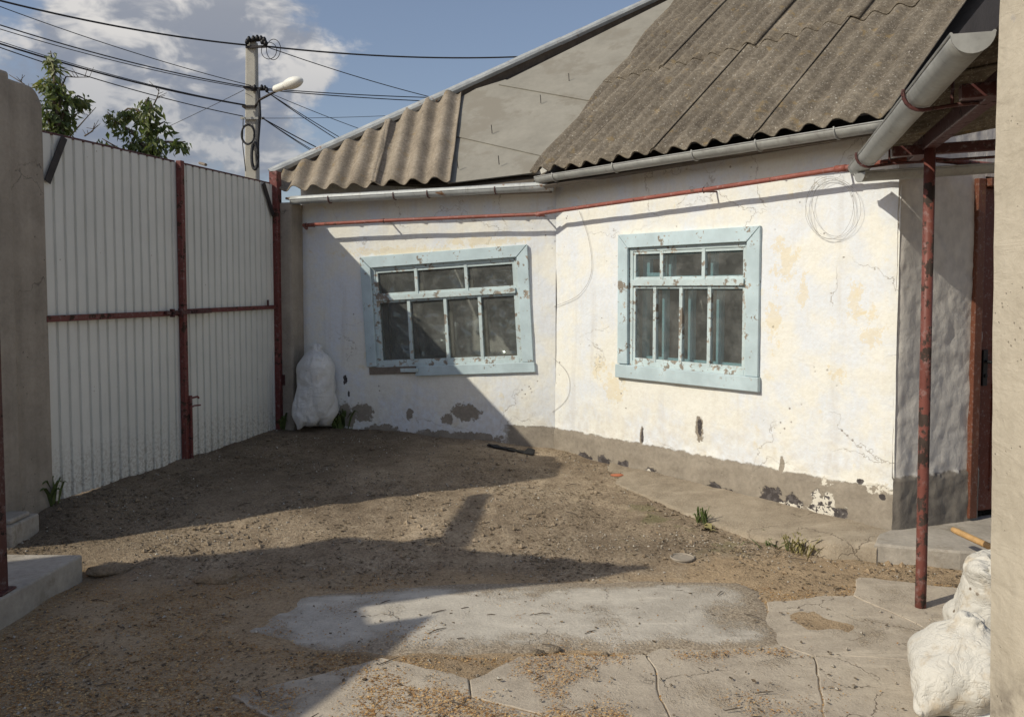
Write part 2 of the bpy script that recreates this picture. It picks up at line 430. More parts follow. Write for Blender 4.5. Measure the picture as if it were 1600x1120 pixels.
def mat_sheet():
    m, g = new_mat("white_profiled_sheet"); z = g.xyz(None, 2)
    n = g.noise(2.2, 5, 0.6); n2 = g.noise(14, 6, 0.65); st = g.noise(1.0, 5, 0.6, g.vmul(g.tc(), (40, 40, 1.2)))
    col = g.mix(g.step(n, 0.3, 0.7), (0.65, 0.65, 0.605), (0.72, 0.715, 0.665))
    col = g.mix(g.step(st, 0.56, 0.75, 0, 0.35), col, (0.50, 0.49, 0.44))
    mud = g.m('MULTIPLY', g.step(g.m('ADD', z, g.m('MULTIPLY', n2, 0.5)), 0.95, 0.45), g.step(g.noise(45, 4, 0.7), 0.42, 0.62))
    col = g.mix(g.m('MULTIPLY', mud, 0.6), col, (0.30, 0.245, 0.18))
    col = g.mix(g.m('MULTIPLY', g.step(g.vor(9), 0.06, 0.03), 0.7), col, (0.28, 0.20, 0.14))
    g.out(col, 0.5, 0, g.bump(n2, 0.06, 0.004), 0.35); return m


M_SHEET = mat_sheet()
def mat_render_wall(name, c):
    """old cement render: trowel sweeps, rain streaks, grit, chips and hairline cracks"""
    m, g = new_mat(name)
    n = g.noise(3.2, 7, 0.62); n2 = g.noise(45, 5, 0.65); st = g.noise(1.0, 5, 0.6, g.vmul(g.tc(), (14, 14, 0.8))); tw = g.noise(1.0, 5, 0.6, g.vmul(g.tc(), (5, 5, 13)), 0.8)
    f = g.m('ADD', g.m('MULTIPLY', n, 0.55), g.m('ADD', g.m('MULTIPLY', st, 0.25), g.m('MULTIPLY', n2, 0.2)))
    col = g.ramp(f, (0.34, tuple(x*0.70 for x in c)), (0.5, c), (0.66, tuple(x*1.28 for x in c)))
    cr = g.vor(1.6, 'DISTANCE_TO_EDGE', g.vadd(g.tc(), g.vmul(g.noise(3.0, 5, 0.6, col=True), (0.5, 0.5, 0.5))))
    ck = g.m('MULTIPLY', g.step(cr, 0.007, 0.001), g.step(g.noise(1.3, 2), 0.48, 0.56))
    col = g.mix(g.m('MULTIPLY', ck, 0.7), col, tuple(x*0.35 for x in c))
    pit = g.m('MULTIPLY', g.step(g.vor(26), 0.16, 0.09), g.step(g.noise(3.1, 4, 0.6, g.vadd(g.tc(), (4, 0, 9))), 0.52, 0.62))
    col = g.mix(g.m('MULTIPLY', pit, 0.7), col, tuple(x*0.45 for x in c))
    h = g.m('ADD', g.m('MULTIPLY', tw, 0.8), g.m('ADD', g.m('MULTIPLY', n2, 0.45), n))
    h = g.m('SUBTRACT', h, g.m('ADD', ck, pit))
    g.out(col, 0.95, 0, g.bump(h, 0.6, 0.012), 0.1); return m


M_CONCW = mat_render_wall("concrete_grey_brown", (0.33, 0.29, 0.24))
M_CONCP = mat_plain("pale_render", (0.50, 0.45, 0.365), 0.95, 0, 0.14, 3.0, 0.5, 0.006, 0.1, dirt=(0.43, 0.385, 0.30))
M_STEP = mat_plain("step_concrete", (0.375, 0.344, 0.300), 0.95, 0, 0.25, 5.0, 0.5, 0.008, 0.1, dirt=(0.275, 0.244, 0.200))
M_POLE = mat_plain("pole_concrete", (0.40, 0.39, 0.35), 0.95, 0, 0.14, 3.0)
M_WIRE = mat_plain("wire_black", (0.035, 0.036, 0.04), 0.7)
M_WIREG = mat_plain("wire_grey", (0.30, 0.29, 0.28), 0.7)
M_LAMP = mat_plain("lamp_white", (0.75, 0.75, 0.70), 0.4, 0, 0.06)
M_WOOD = mat_plain("ash_handle", (0.46, 0.29, 0.13), 0.6, 0, 0.2, 30)
M_WOODOLD = mat_plain("old_boards", (0.19, 0.16, 0.13), 0.9, 0, 0.3, 14)
M_WHITEB = mat_plain("white_board", (0.72, 0.73, 0.72), 0.6, 0, 0.05)
M_STONE = mat_plain("stone", (0.263, 0.213, 0.156), 0.95, 0, 0.4, 14, 1.0, 0.03)
M_WEED = mat_plain("weed_green", (0.085, 0.115, 0.035), 0.7, 0, 0.35, 20)
M_WEEDDRY = mat_plain("weed_dry", (0.26, 0.23, 0.10), 0.8, 0, 0.3, 20)
M_BARK = mat_plain("bark", (0.10, 0.08, 0.062), 0.95, 0, 0.3, 14)


def mat_leaf():
    m, g = new_mat("leaf")
    n = g.noise(2.2, 3, 0.5); n2 = g.noise(9, 2, 0.5)
    col = g.ramp(g.m('ADD', g.m('MULTIPLY', n, 0.5), g.m('MULTIPLY', n2, 0.5)), (0.33, (0.05, 0.08, 0.026)), (0.5, (0.11, 0.145, 0.05)), (0.68, (0.22, 0.22, 0.09)))
    b = g.N.new('ShaderNodeBsdfPrincipled'); g.lk(col, b.inputs['Base Color']); b.inputs['Roughness'].default_value = 0.5
    t = g.N.new('ShaderNodeBsdfTranslucent'); g.lk(g.mix(1.0, col, (1.4, 1.5, 0.7), 'MULTIPLY'), t.inputs[0])
    x = g.N.new('ShaderNodeMixShader'); x.inputs[0].default_value = 0.3
    g.L.new(b.outputs[0], x.inputs[1]); g.L.new(t.outputs[0], x.inputs[2])
    o = g.N.new('ShaderNodeOutputMaterial'); g.L.new(x.outputs[0], o.inputs[0]); return m


M_LEAF = mat_leaf()


def mat_glass():
    m, g = new_mat("dusty_glass")
    tr = g.N.new('ShaderNodeBsdfTransparent'); tr.inputs[0].default_value = (0.80, 0.84, 0.84, 1)
    gl = g.N.new('ShaderNodeBsdfGlossy'); gl.inputs['Roughness'].default_value = 0.04
    g.lk(g.bump(g.noise(2.5, 3, 0.5), 0.10, 0.02), gl.inputs['Normal'])
    df = g.N.new('ShaderNodeBsdfDiffuse'); df.inputs[0].default_value = (0.42, 0.42, 0.40, 1)
    lw_ = g.N.new('ShaderNodeLayerWeight'); lw_.inputs[0].default_value = 0.5
    fr = g.m('ADD', g.m('MULTIPLY', g.m('POWER', lw_.outputs['Facing'], 4.0), 0.9), 0.035)
    a = g.N.new('ShaderNodeMixShader'); g.lk(fr, a.inputs[0]); g.L.new(tr.outputs[0], a.inputs[1]); g.L.new(gl.outputs[0], a.inputs[2])
    dust = g.step(g.noise(7, 7, 0.68), 0.35, 0.75, 0.07, 0.19)
    b = g.N.new('ShaderNodeMixShader'); g.lk(dust, b.inputs[0]); g.L.new(a.outputs[0], b.inputs[1]); g.L.new(df.outputs[0], b.inputs[2])
    o = g.N.new('ShaderNodeOutputMaterial'); g.L.new(b.outputs[0], o.inputs[0]); return m


M_GLASS = mat_glass()


def mat_film():
    m, g = new_mat("plastic_film")
    tr = g.N.new('ShaderNodeBsdfTransparent'); tr.inputs[0].default_value = (0.9, 0.9, 0.9, 1)
    gl = g.N.new('ShaderNodeBsdfGlossy'); gl.inputs['Roughness'].default_value = 0.16; gl.inputs[0].default_value = (0.9, 0.9, 0.9, 1)
    df = g.N.new('ShaderNodeBsdfDiffuse'); df.inputs[0].default_value = (0.6, 0.62, 0.62, 1)
    a = g.N.new('ShaderNodeMixShader'); a.inputs[0].default_value = 0.22; g.L.new(tr.outputs[0], a.inputs[1]); g.L.new(gl.outputs[0], a.inputs[2])
    b = g.N.new('ShaderNodeMixShader'); b.inputs[0].default_value = 0.16; g.L.new(a.outputs[0], b.inputs[1]); g.L.new(df.outputs[0], b.inputs[2])
    o = g.N.new('ShaderNodeOutputMaterial'); g.L.new(b.outputs[0], o.inputs[0]); return m


M_FILM = mat_film()


def mat_sack(name, c, dirt):
    m, g = new_mat(name)
    n = g.noise(9, 6, 0.65); n2 = g.noise(3, 4, 0.6)
    col = g.mix(g.step(n2, 0.35, 0.7), c, tuple(x*0.86 for x in c))
    col = g.mix(g.step(n, 0.52, 0.70, 0, dirt), col, (0.42, 0.33, 0.21))
    col = g.mix(g.m('MULTIPLY', g.step(g.vor(16), 0.16, 0.08), g.step(n2, 0.5, 0.6, 0, min(1, dirt*1.6))), col, (0.13, 0.095, 0.06))
    wv = g.m('ADD', g.m('SINE', g.m('MULTIPLY', g.xyz(None, 2), 900)), g.m('SINE', g.m('MULTIPLY', g.xyz(None, 0), 900)))
    wr = g.noise(1.0, 6, 0.6, g.vmul(g.tc(), (13, 13, 10)), 0.6)
    r1 = g.m('ABSOLUTE', g.m('SUBTRACT', g.noise(1.0, 3, 0.5, g.vmul(g.tc(), (9, 9, 13)), 0.8), 0.5))
    r2 = g.m('ABSOLUTE', g.m('SUBTRACT', g.noise(1.0, 3, 0.5, g.vmul(g.tc(), (26, 26, 20)), 0.6), 0.5))
    cre = g.m('ADD', g.step(r1, 0.07, 0.0), g.m('MULTIPLY', g.step(r2, 0.06, 0.0), 0.45))
    h = g.m('SUBTRACT', g.m('ADD', g.m('MULTIPLY', wr, 0.8), g.m('MULTIPLY', wv, 0.004)), g.m('MULTIPLY', cre, 0.55))
    g.out(col, 0.62, 0, g.bump(h, 0.45, 0.010), 0.3); return m


M_SACK = mat_sack("white_woven_sack", (0.70, 0.705, 0.70), 0.18)
M_SACKD = mat_sack("dirty_woven_sack", (0.585, 0.57, 0.525), 0.6)


def mat_ground():
    m, g = new_mat("soil")
    x = g.xyz(None, 0); y = g.xyz(None, 1)
    n1 = g.noise(1.3, 6, 0.6); n2 = g.noise(8, 7, 0.65); n3 = g.noise(60, 5, 0.7); n4 = g.noise(210, 3, 0.6)
    f = g.m('ADD', g.m('MULTIPLY', n1, 0.25), g.m('ADD', g.m('MULTIPLY', n2, 0.3), g.m('MULTIPLY', n3, 0.45)))
    soil = g.ramp(f, (0.36, (0.134, 0.102, 0.074)), (0.5, (0.326, 0.262, 0.192)), (0.63, (0.538, 0.448, 0.339)))
    conc = g.ramp(f, (0.34, (0.245, 0.184, 0.126)), (0.5, (0.441, 0.336, 0.223)), (0.66, (0.588, 0.460, 0.319)))
    # the trodden near part is dusty concrete, the part by the gate and house bare earth
    yy = g.m('ADD', y, g.m('ADD', g.m('MULTIPLY', g.m('SUBTRACT', n1, 0.5), 1.1), g.m('MULTIPLY', g.m('SUBTRACT', n2, 0.5), 0.7)))
    yy = g.m('SUBTRACT', yy, g.m('MULTIPLY', g.step(x, 0.4, 2.0), 0.5))
    col = g.mix(g.step(yy, 4.65, 4.25), soil, conc)
    # dark humus in the gate corner
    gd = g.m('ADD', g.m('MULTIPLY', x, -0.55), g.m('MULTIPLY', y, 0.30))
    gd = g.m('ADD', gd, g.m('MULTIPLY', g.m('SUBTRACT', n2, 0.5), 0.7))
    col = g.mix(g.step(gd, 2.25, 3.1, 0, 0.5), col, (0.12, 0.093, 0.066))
    col = g.mix(1.0, col, g.ramp(g.noise(0.9, 5, 0.65, g.vadd(g.tc(), (3, 1, 0))), (0.32, (0.74, 0.72, 0.70)), (0.68, (1.22, 1.20, 1.16))), 'MULTIPLY')
    # litter specks
    col = g.mix(g.m('MULTIPLY', g.step(g.vor(70), 0.22, 0.12), 0.6), col, (0.50, 0.43, 0.32))
    col = g.mix(g.m('MULTIPLY', g.step(g.vor(38, vec=g.vadd(g.tc(), (2, 5, 0))), 0.17, 0.10), 0.65), col, (0.075, 0.058, 0.042))
    # a little green film along the right wall
    col = g.mix(g.m('MULTIPLY', g.step(g.noise(2.6, 6, 0.65), 0.56, 0.66), g.m('MULTIPLY', g.step(x, 0.2, 0.9), g.step(y, 4.7, 5.0, 0, 0.5))), col, (0.16, 0.165, 0.07))
    h = g.m('ADD', g.m('MULTIPLY', n2, 0.8), g.m('ADD', g.m('MULTIPLY', n3, 0.45), g.m('MULTIPLY', n4, 0.15)))
    g.out(col, 0.97, 0, g.bump(h, 1.0, 0.035), 0.08); return m


M_GROUND = mat_ground()


def mat_slab(name, lo, mid, hi, rim=False):
    m, g = new_mat(name)
    n1 = g.noise(1.6, 6, 0.62); n2 = g.noise(10, 7, 0.68); n3 = g.noise(80, 4, 0.65)
    f = g.m('ADD', g.m('MULTIPLY', n1, 0.4), g.m('ADD', g.m('MULTIPLY', n2, 0.35), g.m('MULTIPLY', n3, 0.25)))
    col = g.ramp(f, (0.36, lo), (0.5, mid), (0.64, hi))
    tr = g.noise(1.0, 6, 0.65, g.vmul(g.tc(), (1.6, 9, 9)))
    col = g.mix(g.step(tr, 0.52, 0.70, 0, 0.5), col, tuple(min(1, q*1.16) for q in hi))
    col = g.mix(g.m('MULTIPLY', g.step(g.vor(30), 0.13, 0.07), g.step(n2, 0.5, 0.62)), col, (0.10, 0.08, 0.06))
    cr = g.vor(2.1, 'DISTANCE_TO_EDGE', g.vadd(g.tc(), g.vmul(g.noise(3.5, 5, 0.6, col=True), (0.4, 0.4, 0.4))))
    ck = g.m('MULTIPLY', g.step(cr, 0.010, 0.002), g.step(g.noise(1.3, 3), 0.50, 0.58))
    col = g.mix(g.m('MULTIPLY', ck, 0.7), col, (0.12, 0.095, 0.07))
    # earth trodden over the concrete, thickest at the rim of a buried slab
    dirt = g.m('ADD', g.m('MULTIPLY', g.noise(3.2, 7, 0.68, g.vadd(g.tc(), (6, 2, 0))), 0.7), g.m('MULTIPLY', n3, 0.3))
    if rim:
        at_ = g.N.new('ShaderNodeAttribute'); at_.attribute_name = 'rim'
        dirt = g.m('ADD', dirt, g.m('MULTIPLY', at_.outputs['Fac'], 0.26))
    dm_ = g.step(dirt, 0.53, 0.66, 0, 0.9)
    soil = g.ramp(n3, (0.35, (0.16, 0.125, 0.09)), (0.5, (0.32, 0.26, 0.19)), (0.65, (0.48, 0.405, 0.31)))
    col = g.mix(dm_, col, soil)
    h = g.m('SUBTRACT', g.m('ADD', g.m('MULTIPLY', n2, 0.7), g.m('MULTIPLY', n3, 0.4)), ck)
    h = g.m('ADD', h, g.m('MULTIPLY', dm_, g.m('MULTIPLY', n3, 1.2)))
    g.out(col, 0.95, 0, g.bump(h, 0.6, 0.010), 0.1); return m


M_SLABP = mat_slab("pale_concrete", (0.349, 0.318, 0.272), (0.468, 0.432, 0.374), (0.586, 0.544, 0.468), True)
M_SLAB = mat_slab("old_concrete", (0.292, 0.252, 0.203), (0.427, 0.372, 0.300), (0.525, 0.465, 0.375))


def mat_chips(name, a, b, c):
    m, g = new_mat(name)
    v = g.vor(90, out='Color'); s = g.N.new('ShaderNodeSeparateColor'); g.lk(v, s.inputs[0])
    g.out(g.ramp(s.outputs[0], (0.0, a), (0.5, b), (1.0, c)), 0.85, 0, None, 0.15); return m


M_CHIP = mat_chips("wood_chips", (0.19, 0.095, 0.036), (0.41, 0.235, 0.095), (0.62, 0.44, 0.22))
M_DRYLEAF = mat_chips("dry_litter", (0.055, 0.042, 0.03), (0.125, 0.095, 0.065), (0.30, 0.235, 0.15))
M_PEB = mat_chips("pebbles", (0.13, 0.105, 0.08), (0.26, 0.22, 0.17), (0.52, 0.49, 0.43))

# ------------------------------------------------------------------ ground
CP = []
for (u, v, z) in ((1437, 950, 0), (1365, 882, 0), (1290, 872, 0), (1180, 850, .015), (1550, 893, 0), (128, 908, 0.0), (0, 985, 0), (400, 1000, 0), (800, 1000, 0), (1100, 1000, 0),
                  (500, 1110, 0), (1100, 1110, 0), (900, 905, .0), (600, 905, .01), (300, 910, .01), (900, 850, .04), (600, 850, .075), (300, 860, .075), (150, 862, .085),
                  (1080, 815, .045), (1000, 780, .07), (800, 770, .12), (500, 790, .13), (250, 800, .14), (700, 720, .19), (500, 720, .20), (300, 740, .20)):
    p = atZ(u, v, z); CP.append((p.x, p.y, z))
for (P, z) in ((L0, .265), (L0+LD*0.9, .248), (L0+LD*1.7, .21), (B, .172), (B+RD*.8, .135), (B+RD*1.6, .105), (B+RD*2.3, .075), (C, .05)):
    CP.append((P.x, P.y, z)); Q = P+V(0.5, 0.6, 0); CP.append((Q.x, Q.y, z))
for t in (0, .25, .5, .75, 1.0):
    q = G0.lerp(G1, t); CP.append((q.x, q.y, .235+.012*t)); CP.append((q.x+.12, q.y, .233+.012*t)); CP.append((q.x-.6, q.y, .235+.01*t)); CP.append((q.x-2, q.y, .2))
for q in ((-3, 4.9, .12), (-3.4, 4.2, .1), (0, 2, 0), (2, 2, 0), (-2, 2, 0), (0, 0, 0), (3, 3, 0), (-4, 2, 0.02), (4, 4, 0), (3.4, 5.3, .05), (0, 10, .2), (4, 8, .15), (-4, 9, .2), (0, -4, 0)):
    CP.append(q)
CPA = np.array(CP)


def gbase(x, y):
    d2 = (CPA[:, 0]-x)**2+(CPA[:, 1]-y)**2
    w = 1.0/(d2+0.02)**1.7
    return float((w*CPA[:, 2]).sum()/w.sum())


def sstep(x, a, b):
    t = min(1, max(0, (x-a)/(b-a))); return t*t*(3-2*t)


def gz(x, y):
    z = gbase(x, y)
    far = sstep(max(abs(x)-6, abs(y-4)-7), 0, 6)
    if far >= 1: return 0.15
    rough = 0.35+0.65*sstep(y+0.3*nz(x*1.5, y*1.5), 4.3, 4.9)
    a = fbm(x*2.2, y*2.2, 3.1, 3)*0.014*rough+fbm(x*8, y*8, 1.7, 3)*0.007*rough+nz(x*25, y*25, 5)*0.0022*rough
    return (z+a)*(1-far)+0.15*far


def axis(lo, hi, stp, outs_lo, outs_hi):
    n = int(round((hi-lo)/stp)); return outs_lo+[lo+(hi-lo)*i/n for i in range(n+1)]+outs_hi


xs = axis(-3.8, 3.2, .035, [-600, -200, -80, -40, -20, -12, -8, -6, -5, -4.4], [3.8, 4.5, 6, 8, 12, 20, 40, 80, 200, 600])
ys = axis(2.6, 8.4, .035, [-600, -200, -60, -20, -8, -4, -1, .5, 1.4, 2.1], [8.8, 9.5, 11, 14, 20, 40, 80, 200, 600])
mb = MB(); mb.grid(lambda i, j: (xs[i], ys[j], gz(xs[i], ys[j])), len(xs)-1, len(ys)-1)
struct(mb.build("ground", M_GROUND, None, True, fix=False))


def poly_noise(poly, stp, amp, fr=4.0):
    """resample a 2-D outline and roughen it"""
    out = []; n = len(poly)
    for i in range(n):
        a = Vector(poly[i][:2]); b = Vector(poly[(i+1) % n][:2]); L = (b-a).length; k = max(1, int(L/stp)); nn = Vector((-(b-a).y, (b-a).x)).normalized()
        for j in range(k):
            p = a.lerp(b, j/k); q = nz(p.x*fr, p.y*fr, 2.2)+0.5*nz(p.x*fr*3, p.y*fr*3, 7.2); q2 = nz(p.x*fr, p.y*fr, 12.2)+0.5*nz(p.x*fr*3, p.y*fr*3, 17.2); out.append(p+Vector((q, q2))*amp)
    return out


def slab_mesh(poly, ztop, zbot, tilt=(0, 0)):
    c = Vector((sum(p.x for p in poly)/len(poly), sum(p.y for p in poly)/len(poly)))
    m = MB(); n = len(poly)
    def zt(p, d=0): return ztop+gz0(p)+tilt[0]*(p.x-c.x)+tilt[1]*(p.y-c.y)-d
    def gz0(p): return gbase(p.x, p.y)
    inner = [c+(p-c)*(1-0.005/max(0.05, (p-c).length)) for p in poly]
    vs = [(p.x, p.y, zt(p)) for p in inner]+[(p.x, p.y, zt(p, .003)) for p in poly]+[(p.x, p.y, zbot+gz0(p)) for p in poly]
    fs = [tuple(range(n))]
    for i in range(n):
        k = (i+1) % n; fs.append((i, n+i, n+k, k)); fs.append((n+i, 2*n+i, 2*n+k, n+k))
    m.add(vs, fs); return m


# pavement of broken concrete slabs in the near part of the yard
pav = [atZ(u, v, 0) for (u, v) in ((560, 1040), (720, 1012), (1000, 1008), (1190, 1000), (1235, 940), (1215, 905), (1330, 890), (1480, 905), (1590, 905))]
pav = [(p.x, p.y) for p in pav]+[(2.9, 4.2), (2.9, 1.6), (-0.9, 1.6), (-.62, 3.0)]
pm = MB(); pp = [Vector(p) for p in pav]
pm.add([(p.x, p.y, gbase(p.x, p.y)-.03) for p in pp]+[(p.x, p.y, gbase(p.x, p.y)-.006) for p in pp],
       [tuple(range(len(pp), 2*len(pp)))]+[(i, (i+1) % len(pp), len(pp)+(i+1) % len(pp), len(pp)+i) for i in range(len(pp))])
PAV = struct(pm.build("pavement", M_GROUND, None))


def clip_half(poly, p, n):
    out = []
    for i in range(len(poly)):
        a = poly[i]; b = poly[(i+1) % len(poly)]; da = (a-p).dot(n); db = (b-p).dot(n)
        if da <= 0: out.append(a)
        if da*db < 0: out.append(a+(b-a)*(da/(da-db)))
    return out


seeds = []
rs = random.Random(21)
for _ in range(4000):
    q = Vector((rs.uniform(-.9, 2.9), rs.uniform(1.6, 4.7)))
    if all((q-s).length > rs.uniform(.42, .75) for s in seeds): seeds.append(q)


def in_poly(p, poly):
    c = False; n = len(poly)
    for i in range(n):
        a = poly[i]; b = poly[(i+1) % n]
        if (a[1] > p[1]) != (b[1] > p[1]) and p[0] < (b[0]-a[0])*(p[1]-a[1])/(b[1]-a[1])+a[0]: c = not c
    return c


BIGSLAB = [atZ(u, v, 0) for (u, v) in ((335, 990), (430, 938), (640, 917), (880, 909), (1150, 916), (1185, 930), (1228, 1014), (1120, 1020), (900, 1026), (600, 1028), (430, 1014))]
bigp = poly_noise([(p.x, p.y) for p in BIGSLAB], .05, .022, 5)
SLABS = []; BIGC = sum(p.x for p in bigp)/len(bigp)
for s in seeds:
    if not in_poly(s, pav): continue
    poly = [Vector(p) for p in pav]
    # pav is not convex: start from a box and keep inside by the seeds' own cells
    poly = [Vector((s.x-.8, s.y-.8)), Vector((s.x+.8, s.y-.8)), Vector((s.x+.8, s.y+.8)), Vector((s.x-.8, s.y+.8))]
    for t in seeds:
        if t is s or (t-s).length > 2: continue
        n = (t-s).normalized(); poly = clip_half(poly, (s+t)/2-n*.0025, n)
        if len(poly) < 3: break
    if len(poly) < 3: continue
    poly = [p for p in poly_noise(poly, .04, .022, 6)]
    SLABS.append(poly)
    slab_mesh(poly, .004+rs.uniform(0, .007)-.009*sstep(s.y, 3.9, 4.4), -.04, (rs.uniform(-.006, .006), rs.uniform(-.006, .006))).build("slab", M_SLAB, PAV)
bc = Vector((BIGC, sum(p.y for p in bigp)/len(bigp)))
bm_ = MB(); nb_ = len(bigp)
for (sh, dz_) in ((-.06, -.022), (0, -.004), (.06, .004), (.16, .009), (.34, .013)):
    for p in bigp:
        q = bc+(p-bc)*max(.05, 1-sh/max(.1, (p-bc).length)); bm_.v.append(V(q.x, q.y, gbase(q.x, q.y)+dz_+.006*(q.x-BIGC)))
for r_ in range(4):
    for i in range(nb_): bm_.f.append((r_*nb_+i, r_*nb_+(i+1) % nb_, (r_+1)*nb_+(i+1) % nb_, (r_+1)*nb_+i))
bm_.f.append(tuple(4*nb_+i for i in range(nb_)))
bo = bm_.build("slab", M_SLABP, PAV, True, fix=False); bo['label'] = "pale smooth concrete slab"
ra = bo.data.attributes.new('rim', 'FLOAT', 'POINT')
ra.data.foreach_set('value', [(1.0, 1.0, .72, .42, 0.0)[i//nb_] for i in range(5*nb_)])

# doorstep and kerb strip at the foot of the right wall
ds = [atZ(1365, 880, 0), atZ(1420, 886, 0), atZ(1500, 893, 0), atZ(1560, 894, 0), V(3.6, 4.6, 0), V(4.2, 6.4, 0), C+ED*1.0-EN*.05, C-EN*.03+ED*.05, C+RN*.14-RD*.02]
dm = MB(); n = len(ds)
dpoly = poly_noise([(p.x, p.y) for p in ds], .05, .008, 7); n = len(dpoly)
dc = Vector((2.9, 5.0))
dm.add([(p+(dc-p)*.02).to_3d()+V(0, 0, .118) for p in dpoly]+[p.to_3d()+V(0, 0, .105) for p in dpoly]+[p.to_3d()+V(0, 0, -.06) for p in dpoly],
       [tuple(range(n))]+[(i, (i+1) % n, n+(i+1) % n, n+i) for i in range(n)]+[(n+i, n+(i+1) % n, 2*n+(i+1) % n, 2*n+i) for i in range(n)])
struct(dm.build("doorstep", M_STEP))
km = MB(); NK = 90
kpx = [(1369, 881, 0), (1290, 872, 0), (1200, 850, .015), (1100, 818, .04), (1010, 778, .075), (940, 745, .11)]
kfront = [atZ(*q) for q in kpx]; kwall = [C+RN*.01+RD*.05]+[B+RD*rw(u, 760)[0]+RN*.01 for u in (1335, 1240, 1140, 1040, 955)]
def kp(i, j):
    t = i/NK*5; k = min(4, int(t)); f = t-k; a = kfront[k].lerp(kfront[k+1], f); b = kwall[k].lerp(kwall[k+1], f); t = i/NK
    hh = .085*(1-sstep(t, .12, .55))+.022*(1-sstep(t, .7, 1.0))
    zf = a.z+hh; zw = max(zf+.01, lerp(.115, .165, t)-.012*sstep(t, .8, 1))
    w_, z_ = ((0, a.z-.05), (0.0, lerp(a.z, zf, .75)), (.06, zf), (.35, lerp(zf, zw, .35)), (.7, lerp(zf, zw, .7)), (1.0, zw))[j]
    p = a.lerp(b, w_); wob = .016*nz(p.x*6, p.y*6, j*.3)+.008*nz(p.x*17, p.y*17, j)
    return (p.x+wob, p.y+wob, z_+(.007*nz(p.x*9, p.y*9, 3)+.004*nz(p.x*26, p.y*26, 3) if j else 0))
km.grid(kp, NK, 5)
struct(km.build("kerb", mat_slab("kerb_concrete", (0.20, 0.165, 0.125), (0.31, 0.262, 0.20), (0.39, 0.335, 0.262)), None, True, fix=False))

# ------------------------------------------------------------------ house
HOUSE = thing("house", (B.x, B.y, 0.17), "low whitewashed house with grey corrugated roof and two flaking blue windows", "house")


def wall_obj(name, M, L, ztop, holes, step, disp, mat, x0=0.0):
    xs_ = sorted(set([x0+(L-x0)*i/int((L-x0)/step) for i in range(int((L-x0)/step)+1)]+[h for q in holes for h in q[:2]]))
    zs_ = sorted(set([-.15+(ztop+.15)*i/int((ztop+.15)/step) for i in range(int((ztop+.15)/step)+1)]+[h for q in holes for h in q[2:]]))
    m = MB(); idx = {}
    def vid(i, j):
        if (i, j) not in idx:
            idx[(i, j)] = len(m.v); m.v.append(V(xs_[i], disp(xs_[i], zs_[j]), zs_[j]))
        return idx[(i, j)]
    for i in range(len(xs_)-1):
        for j in range(len(zs_)-1):
            cx = (xs_[i]+xs_[i+1])/2; cz = (zs_[j]+zs_[j+1])/2
            if any(q[0] < cx < q[1] and q[2] < cz < q[3] for q in holes): continue
            m.f.append((vid(i, j), vid(i+1, j), vid(i+1, j+1), vid(i, j+1)))
    # reveals
    for (a, b, c, d) in holes:
        for (p, q) in (((a, c), (b, c)), ((b, c), (b, d)), ((b, d), (a, d)), ((a, d), (a, c))):
            y0 = -.03
            m.add([(p[0], 0, p[1]), (q[0], 0, q[1]), (q[0], .34, q[1]), (p[0], .34, p[1])], [(0, 1, 2, 3)])
    return m.build(name, mat, HOUSE, True, mtx=M, fix=False)


def dispR(x, z):
    d = .012*fbm(x*1.1, z*1.1, 2, 3)+.004*fbm(x*6, z*6, 4, 3)
    if z < .36+.02*nz(x*5, 0): d -= .012
    edge = sstep(RLEN-x, 0.06, 0)
    d += edge*.012
    if z < .30: d += .010*nz(x*9, z*14, 6)
    return d
def dispL(x, z):
    return .012*fbm(x*1.1, z*1.1, 12, 3)+.004*fbm(x*6, z*6, 14, 3)+.02*sstep(x, .06, 0)


RWIN = (0.765, 2.083, 0.880, 2.028); LWIN_W = 1.66
wall_obj("wall", RM, RLEN, 2.68, [(RWIN[0]+.06, RWIN[1]-.06, RWIN[2]+.06, RWIN[3]-.06)], .03, dispR, M_RW)
LWC = ((0.659+2.303+0.728+2.346)/4, (1.89+1.992+0.733+0.844)/4); LTILT = math.atan2(0.105, 1.63)
wall_obj("wall", LM, LLEN, 2.66, [(LWC[0]-.765, LWC[0]+.765, LWC[1]-.515, LWC[1]+.515)], .03, dispL, M_LW)


def dispE(x, z):
    return .007*fbm(x*6, z*4.2, 21, 4)+.004*fbm(x*16, z*12, 23, 4)-(.012 if z < .44+.04*nz(x*6, 2) else 0)+.012*sstep(x, .05, 0)


wall_obj("wall", EM, 0.70, 2.62, [], .014, dispE, M_EW)
DOORX = ew(1518, 600)[0]
eb = MB(); eb.lbox(.70, 3.4, .0, .2, 2.30, 2.62); eb.lbox(1.75, 3.4, 0, .2, -.1, 2.30)
eb.build("wall", M_EW, HOUSE, mtx=EM)

# roof planes: z = z0 + T*w, w = horizontal distance inward from the eave line
T = 0.84; OFFR = .19; OFFL = .23; ZR = rw(1000, 243, .19)[1]-.032; ZL = 2.464; TL = 0.8786


def Rp(s, w, h=0.0):
    q = B+RD*s+RN*OFFR-RN*w; n = (RN*T+V(0, 0, 1)).normalized(); return V(q.x, q.y, ZR+T*w)+n*h
RPN = (RN*T+V(0, 0, 1)).normalized(); RPO = Rp(0, 0)
LPN = (LN*TL+V(0, 0, 1)).normalized()
def Lp(s, w, h=0.0):
    q = L0+LD*s+LN*OFFL-LN*w; return V(q.x, q.y, ZL+TL*w)+LPN*h
LPO = Lp(0, 0)
def rroof(u, v, h=0.0):
    P = onp(u, v, RPO+RPN*h, RPN); return ((P-B).dot(RD), OFFR-(P-B).dot(RN))
def lroof(u, v, h=0.0): return onp(u, v, LPO+LPN*h, LPN)


ROOF_MB = MB()
